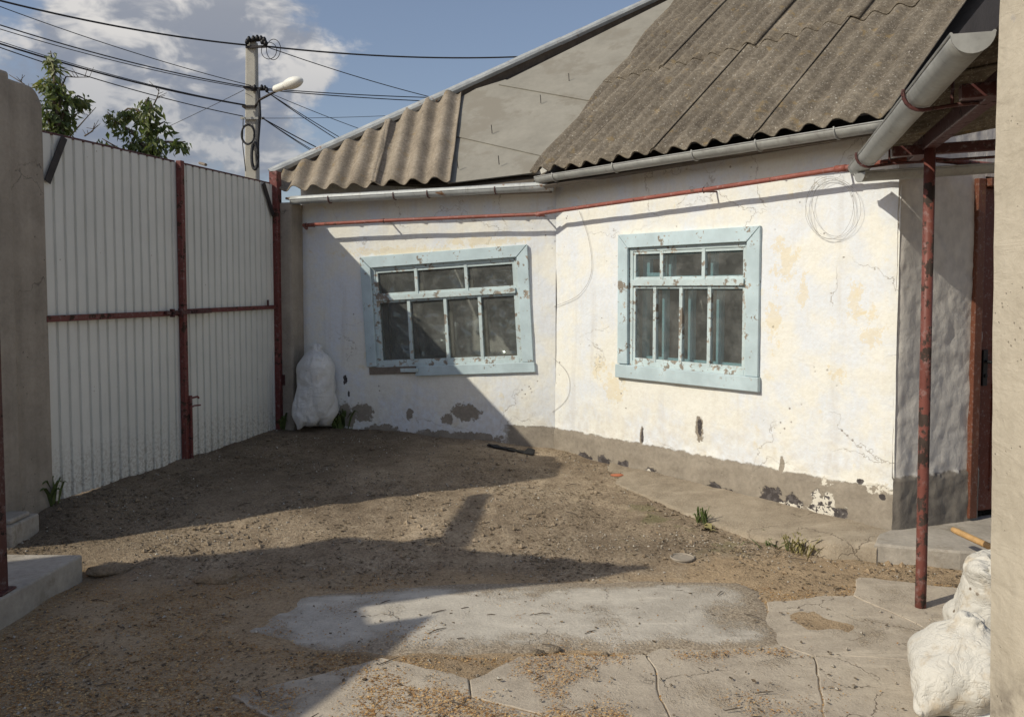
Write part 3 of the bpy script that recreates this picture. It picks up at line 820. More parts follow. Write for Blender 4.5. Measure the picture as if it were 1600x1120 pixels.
# valley: where both planes meet
va = onp(828, 268, LPO, LPN); vd = (LPN.cross(RPN)); vd = vd if vd.z > 0 else -vd; vd.normalize()
# a point on both planes nearest to va
a1 = LPN.cross(vd); tt = (RPO-va).dot(RPN)/a1.dot(RPN); VB = va+a1*tt
def along(P, d, z): return P+d*((z-P.z)/d.z)
hipA = lroof(436, 274); hipB = lroof(1043, -2); hd = (hipB-hipA).normalized()
# the hip and the valley meet at the end of the ridge
hn = hd.cross(LPN); VT = VB+vd*((hipA-VB).dot(hn)/vd.dot(hn)); RIDGE = VT.z; HT = VT
VB0 = along(VB, vd, 2.5)
EL = hipA
RE = RLEN+.06
rtop = (RIDGE-ZR)/T
roof_poly_R = [VB0, Rp(RE, 0), Rp(RE, rtop), VT]
roof_poly_L = [EL, VB0, VT]
ROOF_MB.prism([p-RPN*.05 for p in roof_poly_R], -RPN, .03)
ROOF_MB.prism([p-LPN*.05 for p in roof_poly_L], -LPN, .03)
# hidden back slopes and rear walls close the volume
bk1 = Rp(RE, rtop*2); bk1.z = 2.6; bk2 = V(VT.x+1.6, VT.y+2.4, 2.6); bk3 = V(VT.x-.6, VT.y+2.2, 2.6)
ROOF_MB.add([p-V(0, 0, .06) for p in (Rp(RE, rtop), bk1, bk2, VT, bk3, EL)], [(0, 1, 2, 3), (3, 2, 4), (3, 4, 5)])
ROOF = ROOF_MB.build("roof", M_DECK, HOUSE)
wb = MB()
for (p, q) in ((V(EL.x+.25, EL.y+.25, 0), bk3), (bk3, bk2), (bk2, bk1), (bk1, C+ED*3.4)):
    wb.add([(p.x, p.y, -.1), (q.x, q.y, -.1), (q.x, q.y, 2.6), (p.x, p.y, 2.6)], [(0, 1, 2, 3)])
wb.build("wall", M_BACK, HOUSE)
# gable over the end wall
gb = MB(); g0 = Rp(RLEN-.02, OFFR+.03); g1 = Rp(RLEN-.02, rtop); g0.z = 2.60
g2 = V(*(C+ED*3.4)); g2.z = 2.6
gb.add([g0, g2, g1], [(0, 1, 2)]); gb.build("gable", M_BACK, HOUSE)


def corrugated(P, s0, s1, w0, w1, lam, amp, nw, mat, parent, clips=(), tilt=0.0, lift=0.0, phase=0.0, name="roof_sheet", warp=0.0, sd=0):
    """a wavy sheet on the plane P(s, w, h); clips are (point, normal): keep the side the normal points away from"""
    per = 10; ns = max(6, int((s1-s0)/lam*per)); m = MB()
    def f(i, j):
        s = lerp(s0, s1, i/ns); w = lerp(w0, w1, j/nw)
        h = lift+tilt*(i/ns)+amp*math.sin(2*math.pi*(s-phase)/lam)+warp*nz(s*2.2+sd, w*2.2, sd)
        if j == 0 or j == nw: w = w+.012*nz(s*9+sd, j)
        return P(s, w, h)
    m.grid(f, ns, nw)
    o = m.build(name, mat, parent, True, solid=-.008, fix=False)
    if clips:
        bm = bmesh.new(); bm.from_mesh(o.data)
        for (p, n) in clips:
            bmesh.ops.bisect_plane(bm, geom=bm.verts[:]+bm.edges[:]+bm.faces[:], plane_co=p, plane_no=n, clear_outer=True)
        bm.to_mesh(o.data); bm.free()
    return o


vh = V(vd.x, vd.y, 0).normalized(); vn = V(-vh.y, vh.x, 0)          # pointing to the left roof
if vn.dot(V(-1, 0, 0)) < 0: vn = -vn
cut0 = onp(828, 271, RPO+RPN*.05, RPN); cut1 = onp(1058, -2, RPO+RPN*.05, RPN)
cv = V(cut1.x-cut0.x, cut1.y-cut0.y, 0).normalized(); vn = V(-cv.y, cv.x, 0)
if vn.dot(V(-1, 0, 0)) < 0: vn = -vn
w_row = rroof(1000, 122)[1]
LAM = .178
row1 = [(-1.6, .342), (.342, 1.275), (1.275, 2.16), (2.16, RE)]
for k, (a, b) in enumerate(row1):
    corrugated(Rp, a, b+.05 if k < 3 else b, -.012, w_row+.12, LAM, .025, 14, M_SLATE, ROOF, [(cut0, vn)] if k < 3 else [], .014, .045, .03, warp=.004, sd=k*3.1)
for r in range(1, 3):
    for k, (a, b) in enumerate(((-3.4, -1.55), (-1.55, -.55), (-.55, .40), (.40, 1.335), (1.335, 2.22), (2.22, RE))):
        lo = w_row+(r-1)*1.5-.06; corrugated(Rp, a, b+.05 if k < 5 else b, lo, min(rtop-.02, lo+1.62), LAM, .025, 12, M_SLATE, ROOF, [(cut0, vn)] if k < 5 else [],
                   .014, .045+.013*r, .03, warp=.004, sd=10+r*7+k*3.1)

# left roof: tan corrugated sheets by the gate, flat grey sheets up to the valley
up = hd; hipn_h = V(-hd.y, hd.x, 0)                                # horizontal normal of the hip, pointing away behind
if hipn_h.dot(V(-.3, 1, 0)) < 0: hipn_h = -hipn_h
ca = lroof(671, 292); cb = lroof(689, 178); cw = (cb-ca).normalized(); cs = cw.cross(LPN).normalized()
if cs.dot(LD) < 0: cs = -cs
def Tp(s, w, h=0.0): return ca+cs*s+cw*w+LPN*h
def tcoord(u, v):
    P = lroof(u, v); return (P-ca).dot(cs), (P-ca).dot(cw)
eL = lroof(440, 301); eR = lroof(705, 291); en = (eR-eL).cross(LPN).normalized()
if en.dot(cw) > 0: en = -en
hipclip = (hipA-hipn_h*.06+V(0, 0, 0), hipn_h)
sA = tcoord(436, 300)[0]; sM = tcoord(582, 296)[0]; sB = tcoord(704, 290)[0]
corrugated(Tp, sA, sM+.06, -.25, 1.3, .205, .032, 16, M_SLATE2, ROOF, [hipclip, (eL, en)], .01, .035, .05, warp=.012, sd=50)
corrugated(Tp, sM, sB+.015, -.25, 1.6, .205, .034, 18, M_SLATE2, ROOF, [hipclip, (eL, en)], .02, .05, .02, warp=.014, sd=56)


def flat_sheet(px, h, thick=.010):
    pts = [lroof(u, v)+LPN*h for (u, v) in px]
    m = MB(); m.prism(pts, LPN, thick); return m.build("roof_sheet", M_FLAT, ROOF)


flat_sheet([(700, 288), (712, 204), (856, 240), (832, 272)], .002)
flat_sheet([(712, 216), (716, 158), (745, 142), (790, 128), (945, 150), (852, 248)], .014)
flat_sheet([(780, 137), (1075, -10), (1120, -10), (1030, 66), (930, 164)], .026)
# nails with rust runs on the flat sheets
for (u, v) in ((770, 213), (846, 166), (717, 268), (781, 262), (890, 132)):
    p = lroof(u, v)+LPN*.03; m = MB(); m.tube([p, p+LPN*.035+V(0, 0, .05)], .004, 6); m.build("nail", M_DARKST, ROOF)

# galvanised capping along the hip, three lengths
cuts = [(432, 276), (700, 155), (880, 72), (1062, -12)]
for i in range(3):
    a = lroof(*cuts[i]); b = lroof(*cuts[i+1]); d = (b-a).normalized(); a = a-d*.04
    side = d.cross(LPN).normalized()
    if side.dot(V(0, 0, 1)) > 0: side = -side                       # down the slope
    m = MB(); K = 12; hh = .075-.004*i
    pr = [(-.06, -.03), (-.058, .004), (-.03, .016), (.02, .020), (.040, .006), (.042, -.028)]
    def f(k, j):
        t = k/K; p = a.lerp(b, t); wv = .006*nz(t*9+i*5, j*.4)
        return p+side*(pr[j][0]+wv)+LPN*(hh+pr[j][1]+wv)
    m.grid(f, K, 5); m.build("roof_cap", M_ZINCR, ROOF, False, solid=.004, fix=False)
    m = MB(); m.bar(a+LPN*(hh-.075)+V(0, .01, 0), b+LPN*(hh-.075)+V(0, .01, 0), .07, .125, LPN); m.build("hip_rafter", M_WOODOLD, ROOF)

# eaves: boards under the sheets
def soffit(A, D, Nn, s0, s1, off, z):
    m = MB(); q = [A+D*s0+Nn*(off-.01), A+D*s1+Nn*(off-.01), A+D*s1-Nn*.02, A+D*s0-Nn*.02]
    m.hexa([V(p.x, p.y, z) for p in q], [V(p.x, p.y, z+.02) for p in q]); m.build("soffit", M_WOODOLD, HOUSE)
soffit(B, RD, RN, .06, RE-.02, OFFR, ZR-.035); soffit(L0, LD, LN, -.02, LLEN-.04, OFFL, ZL-.03)
m = MB(); m.bar(Rp(.10, .012)+V(0, 0, -.045), Rp(RE-.01, .012)+V(0, 0, -.045), .022, .07); m.build("fascia", M_WOODOLD, HOUSE)


def gutter(name, a, b, r, mat, parent, ends=True, full=math.pi, brackets=(), brmat=None, close=True):
    a = Vector(a); b = Vector(b); d = (b-a).normalized(); x = d.cross(V(0, 0, 1)).normalized(); m = MB(); K = 14; Lk = max(2, int((b-a).length/.12))
    def f(k, j):
        t = k/Lk; p = a.lerp(b, t); an = math.pi/2+full/2-full*j/K
        rr = r*(1+.03*nz(t*6, j*.5, r*40))
        return p+x*(rr*math.cos(an))-V(0, 0, 1)*(rr*math.sin(an))+V(0, 0, .004*nz(t*4, 3))
    m.grid(f, Lk, K)
    o = m.build(name, mat, parent, True, solid=.003, fix=False)
    if ends:
        for p in (a, b):
            e = MB(); pts = [p+x*(r*1.04*math.cos(math.pi*j/K))-V(0, 0, 1)*(r*1.04*math.sin(math.pi*j/K)) for j in range(K+1)]
            e.prism(pts, d, .006); e.build("end_cap", mat, o)
    for sgn in (1, -1):
        rim = MB(); rim.tube([a+x*(sgn*r)+V(0, 0, .002), b+x*(sgn*r)+V(0, 0, .002)], .005, 6); rim.build("rim", mat, o)
    for t in brackets:
        p = a.lerp(b, t); e = MB(); rr = r*1.09
        e.tube([p+x*(rr*math.cos(an))-V(0, 0, 1)*(rr*math.sin(an)) for an in [-.25+(math.pi+.5)*j/14 for j in range(15)]], .006, 6)
        e.build("bracket", brmat or mat, o)
    return o


ga = B+RN*.235+RD*.03; gb_ = B+RN*.235+RD*(RLEN+.03)
gutter("gutter", (ga.x, ga.y, rw(835, 277, .285)[1]), (gb_.x, gb_.y, rw(1370, 191, .285)[1]), .050, M_ZINC, HOUSE, brackets=(.075, .30, .55, .72, .90))
gl0 = L0+LN*.20+LD*.04; gl1 = L0+LN*.20+LD*2.58
gutter("gutter", (gl0.x, gl0.y, lw(470, 312, .2)[1]), (gl1.x, gl1.y, lw(835, 291, .2)[1]), .045, M_ZINCR, HOUSE, brackets=(.16, .42, .55, .80), brmat=M_REDDARK, full=math.pi*1.5)

# ------------------------------------------------------------------ windows
def window(M, Wd, Ht, trans, ubars, lbars, inner, film, label, bottom_broken=False):
    """frame with origin at the middle of the casing's outer rectangle"""
    cw_ = .105; hw, hh = Wd/2, Ht/2; rnd = random.Random(int(Wd*1000))
    m = MB(); iw, ih = hw-cw_+.015, hh-cw_+.015
    for (x0, x1, z0, z1) in ((-iw, -iw+.045, -ih, ih), (iw-.045, iw, -ih, ih), (-iw+.045, iw-.045, ih-.05, ih), (-iw+.045, iw-.045, -ih, -ih+.05)):
        m.lbox(x0, x1, .004, .085, z0, z1)
    win = m.build("window", M_BLUEW, HOUSE, bevel=.004, mtx=M); win['label'] = label
    # casing boards with mitred upper corners
    def board(poly, y0, y1, mat=M_BLUE, nm="casing_board"):
        b = MB(); b.prism([(x, y1, z) for (x, z) in poly], (0, -1, 0), y1-y0); b.build(nm, mat, win, bevel=.004, mtx=M)
    j = lambda a: rnd.uniform(-a, a)
    board([(-hw, hh), (hw+j(.004), hh+j(.004)), (hw-cw_, hh-cw_), (-hw+cw_, hh-cw_-.004)], -.030, -.002)
    board([(-hw-.003, hh-.005), (-hw+cw_-.004, hh-cw_-.006), (-hw+cw_, -hh+cw_+.003), (-hw+j(.004), -hh+cw_+.003)], -.027, -.002)
    board([(hw+.002, hh-.004), (hw-cw_+.003, hh-cw_-.004), (hw-cw_+.002, -hh+cw_-.002), (hw, -hh+cw_-.002)], -.028, -.002)
    if bottom_broken:
        board([(-hw+.50, -hh+.008), (hw+.012, -hh+.012), (hw+.012, -hh+cw_-.004), (-hw+.52, -hh+cw_-.006)], -.034, -.002)
        board([(-hw+.36, -hh+.050), (-hw+.53, -hh+.044), (-hw+.54, -hh+.082), (-hw+.36, -hh+.084)], -.05, -.035, M_BLUEW)
        b = MB(); b.lbox(-hw+.02, -hw+.495, -.012, .03, -hh+.03, -hh+.098); b.build("bare_plank", M_WOODOLD, win, mtx=M)
    else:
        board([(-hw-.012, -hh-.005), (hw+.012, -hh), (hw+.012, -hh+cw_-.004), (-hw-.012, -hh+cw_-.004)], -.040, -.002)
    sx0, sx1, sz0, sz1 = -iw+.045, iw-.045, -ih+.05, ih-.05
    tz = lerp(sz1, sz0, trans); bw = .031
    m = MB(); m.lbox(sx0, sx1, -.012, .05, tz-.024, tz+.024); m.build("transom", M_BLUEW, win, bevel=.003, mtx=M)
    # sash rails just inside the frame
    for (nm, z0, z1) in (("upper_sash", tz+.024, sz1), ("lower_sash", sz0, tz-.024)):
        m = MB(); r_ = .022
        m.lbox(sx0, sx0+r_, .012, .045, z0, z1); m.lbox(sx1-r_, sx1, .012, .045, z0, z1); m.lbox(sx0+r_, sx1-r_, .012, .045, z0, z0+r_); m.lbox(sx0+r_, sx1-r_, .012, .045, z1-r_, z1)
        m.build(nm, M_BLUEW, win, bevel=.002, mtx=M)
        bars = [lerp(sx0, sx1, t) for t in (ubars if nm[0] == 'u' else lbars)]
        for x in bars:
            e = j(.004); m = MB(); m.hexa([(x-bw/2+e, .006, z0), (x+bw/2+e, .006, z0), (x+bw/2+e, .046, z0), (x-bw/2+e, .046, z0)], [(x-bw/2, .006, z1), (x+bw/2, .006, z1), (x+bw/2, .046, z1), (x-bw/2, .046, z1)])
            m.build("glazing_bar", M_BLUEW, win, bevel=.003, mtx=M)
        ed = [sx0+r_-.004]+bars+[sx1-r_+.004]
        for a, b in zip(ed[:-1], ed[1:]):
            m = MB(); x0 = a+(bw/2 if a in bars else 0)-.004; x1 = b-(bw/2 if b in bars else 0)+.004; tl = j(.004)
            m.hexa([(x0, .028+tl, z0+r_-.004), (x1, .028-tl, z0+r_-.004), (x1, .031-tl, z0+r_-.004), (x0, .031+tl, z0+r_-.004)], [(x0, .028, z1-r_+.004), (x1, .028, z1-r_+.004), (x1, .031, z1-r_+.004), (x0, .031, z1-r_+.004)])
            m.build("pane", M_GLASS, win, mtx=M)
        # inner window behind the outer sash
        dy = .125
        for x in [sx0+.02]+bars+[sx1-.02]:
            m = MB(); m.lbox(x-.022, x+.022, dy, dy+.04, z0, z1); m.build("inner_bar", M_BLUEIN if inner else M_WOODOLD, win, mtx=M)
        for (za, zb) in ((z0, z0+.03), (z1-.03, z1)):
            m = MB(); m.lbox(sx0+.04, sx1-.04, dy+.002, dy+.038, za, zb); m.build("inner_rail", M_BLUEIN if inner else M_WOODOLD, win, mtx=M)
    m = MB(); m.lbox(sx0, sx1, .086, .33, sz0-.03, sz0-.005); m.build("inner_sill", M_BLUEW if inner else M_WOODOLD, win, mtx=M)
    # a vent pane sash in the inner upper left of the tidy window
    if inner:
        m = MB(); x0, x1, z0, z1 = sx0+.06, lerp(sx0, sx1, ubars[0])-.03, tz+.05, sz1-.03
        for (a, b, c, d) in ((x0, x0+.03, z0, z1), (x1-.03, x1, z0, z1), (x0+.03, x1-.03, z0, z0+.03), (x0+.03, x1-.03, z1-.03, z1)): m.lbox(a, b, dy-.02, dy+.02, c, d)
        m.build("vent_sash", M_BLUEIN, win, mtx=M)
    if film:
        m = MB(); NX, NZ = 60, 50
        def f(i, k):
            x = lerp(sx0+.03, sx1-.03, i/NX); z = lerp(sz0+.01, sz1-.02, k/NZ)
            return (x, .215+.030*fbm(x*4+z*3, z*6-x*2, 31, 4)+.022*abs(nz(x*5+z*7, z*4-x*6, 8)), z)
        m.grid(f, NX, NZ); m.build("plastic_film", M_FILM, win, True, mtx=M)
    return win


rc = B+RD*((RWIN[0]+RWIN[1])/2)+V(0, 0, (RWIN[2]+RWIN[3])/2)
window(frame(rc, RD, -RN), RWIN[1]-RWIN[0], RWIN[3]-RWIN[2], .285, (.275, .655), (.215, .46, .71), True, False, "blue window with a second frame showing behind its glass")
lc = L0+LD*LWC[0]+V(0, 0, LWC[1])
tl = Matrix.Rotation(-LTILT*.9, 4, 'Y')
window(frame(lc, LD, -LN) @ tl, LWIN_W-.01, 1.15, .30, (.30, .66), (.235, .50, .745), False, True, "sagging blue window with plastic film behind its panes", True)
# dim room behind the windows: a floor-to-ceiling partition keeps the light out
m = MB(); q0 = L0-LN*1.6+LD*.4; q1 = B-(LN+RN)*1.0; q2 = C-RN*1.7-RD*.3
for (p, q) in ((q0, q1), (q1, q2)): m.hexa([(p.x, p.y, 0), (q.x, q.y, 0), (q.x, q.y+.1, 0), (p.x, p.y+.1, 0)], [(p.x, p.y, 2.5), (q.x, q.y, 2.5), (q.x, q.y+.1, 2.5), (p.x, p.y+.1, 2.5)])
m.build("partition", M_BACK, HOUSE)

# ------------------------------------------------------------------ door in the end wall
dz0 = .135; dz1 = ew(1530, 292)[1]; dx0 = DOORX
m = MB(); m.lbox(dx0-.02, dx0+.045, -.03, .08, dz0, dz1+.05); m.lbox(dx0+.95, dx0+1.03, -.06, .08, dz0, dz1+.05); m.lbox(dx0+.05, dx0+.95, -.06, .08, dz1, dz1+.05)
DOOR = m.build("door", M_DOORF, HOUSE, bevel=.005, mtx=EM)
m = MB(); m.lbox(dx0+.047, dx0+.948, .012, .05, dz0+.03, dz1-.003)
m.build("door_leaf", M_DOOR, DOOR, bevel=.004, mtx=EM)
for (z0, z1) in ((dz0+.15, dz0+.85), (dz0+1.05, dz1-.15)):
    m = MB(); m.lbox(dx0+.19, dx0+.82, .003, .013, z0, z1); m.build("door_panel", M_DOOR, DOOR, bevel=.008, mtx=EM)
hx, hz = ew(1541, 576, .04); hx = dx0+.115
m = MB(); m.lbox(hx-.02, hx+.02, -.002, .013, hz-.115, hz+.115)
m.tube([(hx, 0, hz+.04), (hx, -.04, hz+.04), (hx+.02, -.05, hz+.04), (hx+.12, -.05, hz+.038)], .010, 8)
m.tube([(hx, 0, hz-.05), (hx, -.012, hz-.05)], .012, 10)
m.build("door_handle", M_BLACK, DOOR, bevel=.004, mtx=EM)

# ------------------------------------------------------------------ gas pipe along the walls, hanging wires
pts = []
for (u, v) in ((474, 352), (600, 345), (740, 339), (838, 335)):
    s, z = lw(u, v, .15); q = L0+LD*s+LN*.15; pts.append(V(q.x, q.y, z))
for (u, v) in ((862, 331), (980, 314), (1100, 297), (1210, 280), (1310, 264)):
    s, z = rw(u, v, .15); q = B+RD*s+RN*.15; pts.append(V(q.x, q.y, z))
q = C+RN*.15+RD*.16; pts.append(V(q.x, q.y, pts[-1].z+.01)); q = C+ED*.55+EN*.15; pts.append(V(q.x, q.y, pts[-1].z)); q = C+ED*1.2+EN*.15; pts.append(V(q.x, q.y, pts[-1].z))
GP = thing("gas_pipe", (pts[4].x, pts[4].y, pts[4].z), "thin red gas pipe running below the eaves across both white walls", "pipe")
m = MB(); m.tube([pts[0]+V(0, .12, -.02), pts[0]]+pts[1:], .0165, 10); m.build("pipe", M_PIPE, GP, True)
m = MB(); m.tube([pts[3]+LD*.0, pts[3]+LD*.07], .022, 10); m.build("coupling", M_PIPE, GP, True)
m = MB(); m.tube([pts[8]-RD*.02, pts[8]+RD*.05], .022, 10); m.build("coupling", M_PIPE, GP, True)
for (p, n) in ((pts[0]+LD*.03, LN), (pts[3]+LD*.03, LN), (pts[8]+RD*.0, RN), (pts[6], RN), (pts[1], LN)):
    m = MB(); m.tube([p-n*.16, p-n*.01-V(0, 0, .012)], .007, 6); m.tube([p-V(0, 0, .022), p+n*.018, p+V(0, 0, .02)], .005, 6); m.build("bracket", M_REDDARK, GP)
m = MB(); m.tube([C+ED*.98+EN*.15+V(0, 0, pts[-1].z-.03), C+ED*.98+EN*.15+V(0, 0, pts[-1].z+.09)], .022, 8); m.build("valve", M_PIPE, GP)


def wall_wire(px, M_, fn, off, r, label, mat=M_WIREG, name="hanging_wire", sag=None, group=None):
    P0, D, Nn = M_; pp = []
    for (u, v) in px:
        s, z = fn(u, v, off); q = P0+D*s+Nn*off; pp.append(V(q.x, q.y, z))
    # smooth by Catmull-Rom
    out = []
    for i in range(len(pp)-1):
        a, b, c, d = pp[max(i-1, 0)], pp[i], pp[i+1], pp[min(i+2, len(pp)-1)]
        for k in range(6):
            t = k/6; out.append(.5*((2*b)+(c-a)*t+(2*a-5*b+4*c-d)*t*t+(3*b-a-3*c+d)*t**3))
    out.append(pp[-1]); m = MB(); m.tube(out, r, 5); o = m.build(name, mat, None, True); return tag(o, label, "wire", group)


RW_ = (B, RD, RN); LW_ = (L0, LD, LN)
coil = []
for k in range(3*24+10):
    a = 2*math.pi*k/24+1.9; e = .035*math.sin(k*.61)+.05*(k//24-1)
    coil.append((1301+(36+9*e*8)*math.cos(a)+3*math.sin(k*.11), 326-(46+8*e*8)*math.sin(a)*(1.0)))
wall_wire([(1310, 268), (1312, 276)]+coil[::2], RW_, rw, .03, .0010, "thin coil of grey wire hanging from the pipe over the white wall", name="wire_coil")
wall_wire([(905, 330), (920, 375), (924, 425), (905, 460), (868, 478), (838, 487)], RW_, rw, .012, .0016, "thin wire dangling from the red pipe between the two windows")
wall_wire([(842, 546), (872, 566), (889, 590), (886, 622), (858, 646), (820, 655)], RW_, rw, .012, .0014, "thin stray wire curling low on the wall between the windows")

# ------------------------------------------------------------------ gate
ZG0, ZG1 = .228, 2.575
def Gp(t, y, z): q = G0+GD*t+GN*y; return V(q.x, q.y, z)
GM = frame(G0, GD, -GN)                                            # local x along the gate, y away from the yard
TM = .486*GLEN
prof = [(0, 0), (.062, 0), (.066, .015), (.086, .015), (.090, 0)]


def profiled(x0, x1, z0, z1, parent):
    m = MB(); xsq = [x0]; yq = [0]; x = x0; k = 0
    while True:
        for (dx, y) in prof[1:]:
            xx = x+dx
            if xx >= x1: break
            xsq.append(xx); yq.append(y)
        x += .090
        if x >= x1: break
    xsq.append(x1); yq.append(yq[-1]); nz_ = 8
    m.grid(lambda i, j: (xsq[i], yq[i]+.004*nz(xsq[i]*1.5, j*.7, 9), lerp(z0, z1, j/nz_)), len(xsq)-1, nz_)
    return m.build("profiled_sheet", M_SHEET, parent, mtx=GM, solid=.0015, fix=False)


lf1 = thing("gate_leaf", Gp(TM/2, 0, ZG0), "white ribbed gate leaf beside the concrete wall, dark diagonal brace at its upper hinge corner", "gate", "two leaves of the yard gate")
profiled(-.02, TM+.001, ZG0, ZG1, lf1)
zr = atY(250, 490, 6.35).z
def gbar(nm, a, b, w, h, mat, par, bev=.003):
    m = MB(); m.bar(a, b, w, h, GN); return m.build(nm, mat, par, bevel=bev)
gbar("stile", Gp(TM-.03, .028, ZG0-.03), Gp(TM-.03, .028, ZG1+.015), .045, .045, M_RED, lf1)
gbar("rail", Gp(-.06, .022, zr), Gp(TM-.055, .022, zr), .040, .030, M_RED, lf1)
gbar("top_rail", Gp(-.02, -.02, ZG1+.006), Gp(TM-.05, -.02, ZG1+.006), .018, .035, M_REDDARK, lf1)
gbar("brace", Gp(-.01, .02, atY(75, 285, 5.3).z), Gp(.14, .02, ZG1-.005), .052, .008, M_DARKST, lf1)
gbar("drop_bolt", Gp(TM-.004, .062, ZG0-.06), Gp(TM-.004, .062, ZG0+.52), .020, .020, M_RED, lf1)
m = MB(); m.tube([Gp(TM-.004, .07, ZG0+.50), Gp(TM+.06, .08, ZG0+.505), Gp(TM+.075, .08, ZG0+.49)], .008, 6); m.build("bolt_handle", M_RED, lf1)
m = MB(); m.tube([Gp(TM-.02, .06, ZG0+.42), Gp(TM+.03, .07, ZG0+.435), Gp(TM+.10, .075, ZG0+.43)], .007, 6); m.build("bolt_handle", M_RED, lf1)
gbar("slide_bolt", Gp(TM-.27, .052, zr+.004), Gp(TM+.30, .052, zr+.004), .028, .02, M_REDDARK, lf1)
for x in (-.2, -.1): gbar("bolt_keeper", Gp(TM+x, .058, zr-.028), Gp(TM+x, .058, zr+.035), .02, .035, M_REDDARK, lf1)

lf2 = thing("gate_leaf", Gp((TM+GLEN)/2, 0, ZG0), "white ribbed gate leaf hung on the red post beside the house", "gate", "two leaves of the yard gate")
profiled(TM+.004, GLEN-.03, ZG0, ZG1, lf2)
gbar("stile", Gp(TM+.008, -.035, ZG0), Gp(TM+.008, -.035, ZG1), .04, .03, M_RED, lf2)
gbar("rail", Gp(TM+.02, .020, zr+.01), Gp(GLEN-.05, .020, zr+.015), .036, .028, M_RED, lf2)
gbar("top_rail", Gp(TM+.0, -.02, ZG1+.006), Gp(GLEN-.06, -.02, ZG1+.006), .018, .035, M_REDDARK, lf2)
gbar("brace", Gp(GLEN-.22, .02, ZG1-.01), Gp(GLEN-.055, .02, atY(428, 337, 7.9).z), .055, .008, M_DARKST, lf2)
gbar("rail_stop", Gp(GLEN-.19, .03, zr+.02), Gp(GLEN-.19, .03, zr+.085), .016, .016, M_REDDARK, lf2)
m = MB(); m.tube([Gp(TM+.30, .03, ZG1+.03), Gp(TM+.62, -.25, ZG1+.10)], .012, 8); m.build("top_rod", M_WOODOLD, lf2)

gp = thing("gate_post", Gp(GLEN, 0, .2), "red square steel gate post between the gate and the house", "post")
m = MB(); m.box(Gp(GLEN+.005, .01, (.1+2.70)/2), .085, .085, 2.6, (GD, GN, V(0, 0, 1))); m.build("post", M_RED, gp, bevel=.006)
for z in (.62, 2.2):
    m = MB(); m.tube([Gp(GLEN-.035, .05, z), Gp(GLEN-.035, .05, z+.13)], .016, 8); m.build("hinge", M_RED, gp)
m = MB(); m.box(Gp(GLEN+.03, .06, .72), .05, .04, .10, (GD, GN, V(0, 0, 1))); m.build("hasp", M_REDDARK, gp)

# concrete pillar between gate post and house
c0 = atY(457, 500, 7.92); z1p = atY(455, 316, 7.92).z
m = MB(); bx = (GN, GD, V(0, 0, 1)); pc_ = V(c0.x, c0.y, 0)-GN*.17+GD*.17
m.box(V(pc_.x, pc_.y, (z1p-.1)/2+.05), .34, .34, z1p-.0, bx)
tag(m.build("concrete_pillar", M_CONCW, None, bevel=.02), "grey concrete pillar standing between the red gate post and the house", "pillar")

# concrete wall at the left of the gate: a pier with a rounded head, and the wall that goes on from it
WL = thing("concrete_wall", (-3.0, 4.9, .1), "bare concrete wall ending in a round-shouldered pier at the gate", "wall")
Wd0 = V(-2.925, 5.25, 0)
def Wp(t, y, z): q = Wd0-GD*t+GN*y; return V(q.x, q.y, z)
m = MB(); K = 10
topz = lambda t: 2.83-.10*(1-min(1, t/.09))**2+.05*t
ts = [0, .012, .03, .05, .075, .10, .15, .2, .27]
for y in (0, -.28): m.v += [Wp(t, y, -.1) for t in ts]+[Wp(t, y, topz(t)) for t in ts]
n = len(ts); 
for o in (0, 2*n):
    for i in range(n-1): m.f.append((o+i, o+i+1, o+n+i+1, o+n+i))
for i in range(n-1): m.f.append((n+i, n+i+1, 3*n+i+1, 3*n+i))
m.f.append((0, n, 3*n, 2*n)); m.f.append((n-1, 2*n-1, 4*n-1, 3*n-1))
m.build("pier", M_CONCW, WL, bevel=.012)
m = MB(); q = [Wp(.27, .03, 0), Wp(.72, .03, 0), Wp(.72, -.28, 0), Wp(.27, -.28, 0)]
m.hexa([p+V(0, 0, -.1) for p in q], [p+V(0, 0, 2.875) for p in q]); m.build("wall_panel", M_CONCW, WL, bevel=.02)

# concrete step and red post at the far left
m = MB(); q = [V(-2.343, 4.47, 0), V(-2.40, 3.7, 0), V(-2.55, 2.6, 0), V(-4.0, 2.7, 0), V(-4.0, 4.50, 0)]
sp = poly_noise([(p.x, p.y) for p in q], .06, .006, 8)
m.prism([p.to_3d()+V(0, 0, -.05) for p in sp], (0, 0, 1), .20)
tag(m.build("porch_step", M_STEP, None, bevel=.012), "low grey concrete porch step by the concrete wall, in full shade", "step")
pr_ = atZ(7, 925, .15)
m = MB(); m.box((pr_.x-.035, pr_.y, .15+.82), .07, .07, 1.64); m.box((pr_.x-.035, pr_.y, .155), .12, .12, .012); m.tube([(pr_.x-.035, pr_.y-.05, .9), (pr_.x-.035, pr_.y-.05, 1.02)], .014, 8)
tag(m.build("porch_post", M_REDDARK, None, bevel=.005), "dark red steel post standing on the porch step", "post")
m = MB(); q = atZ(14, 816, .24); m.box((q.x-.14, q.y+.05, .15), .42, .28, .19); m.box((q.x-.10, q.y+.03, .26), .30, .20, .03)
tag(m.build("threshold_block", M_STEP, None, bevel=.012), "pale concrete block at the foot of the concrete wall behind the porch step", "block")

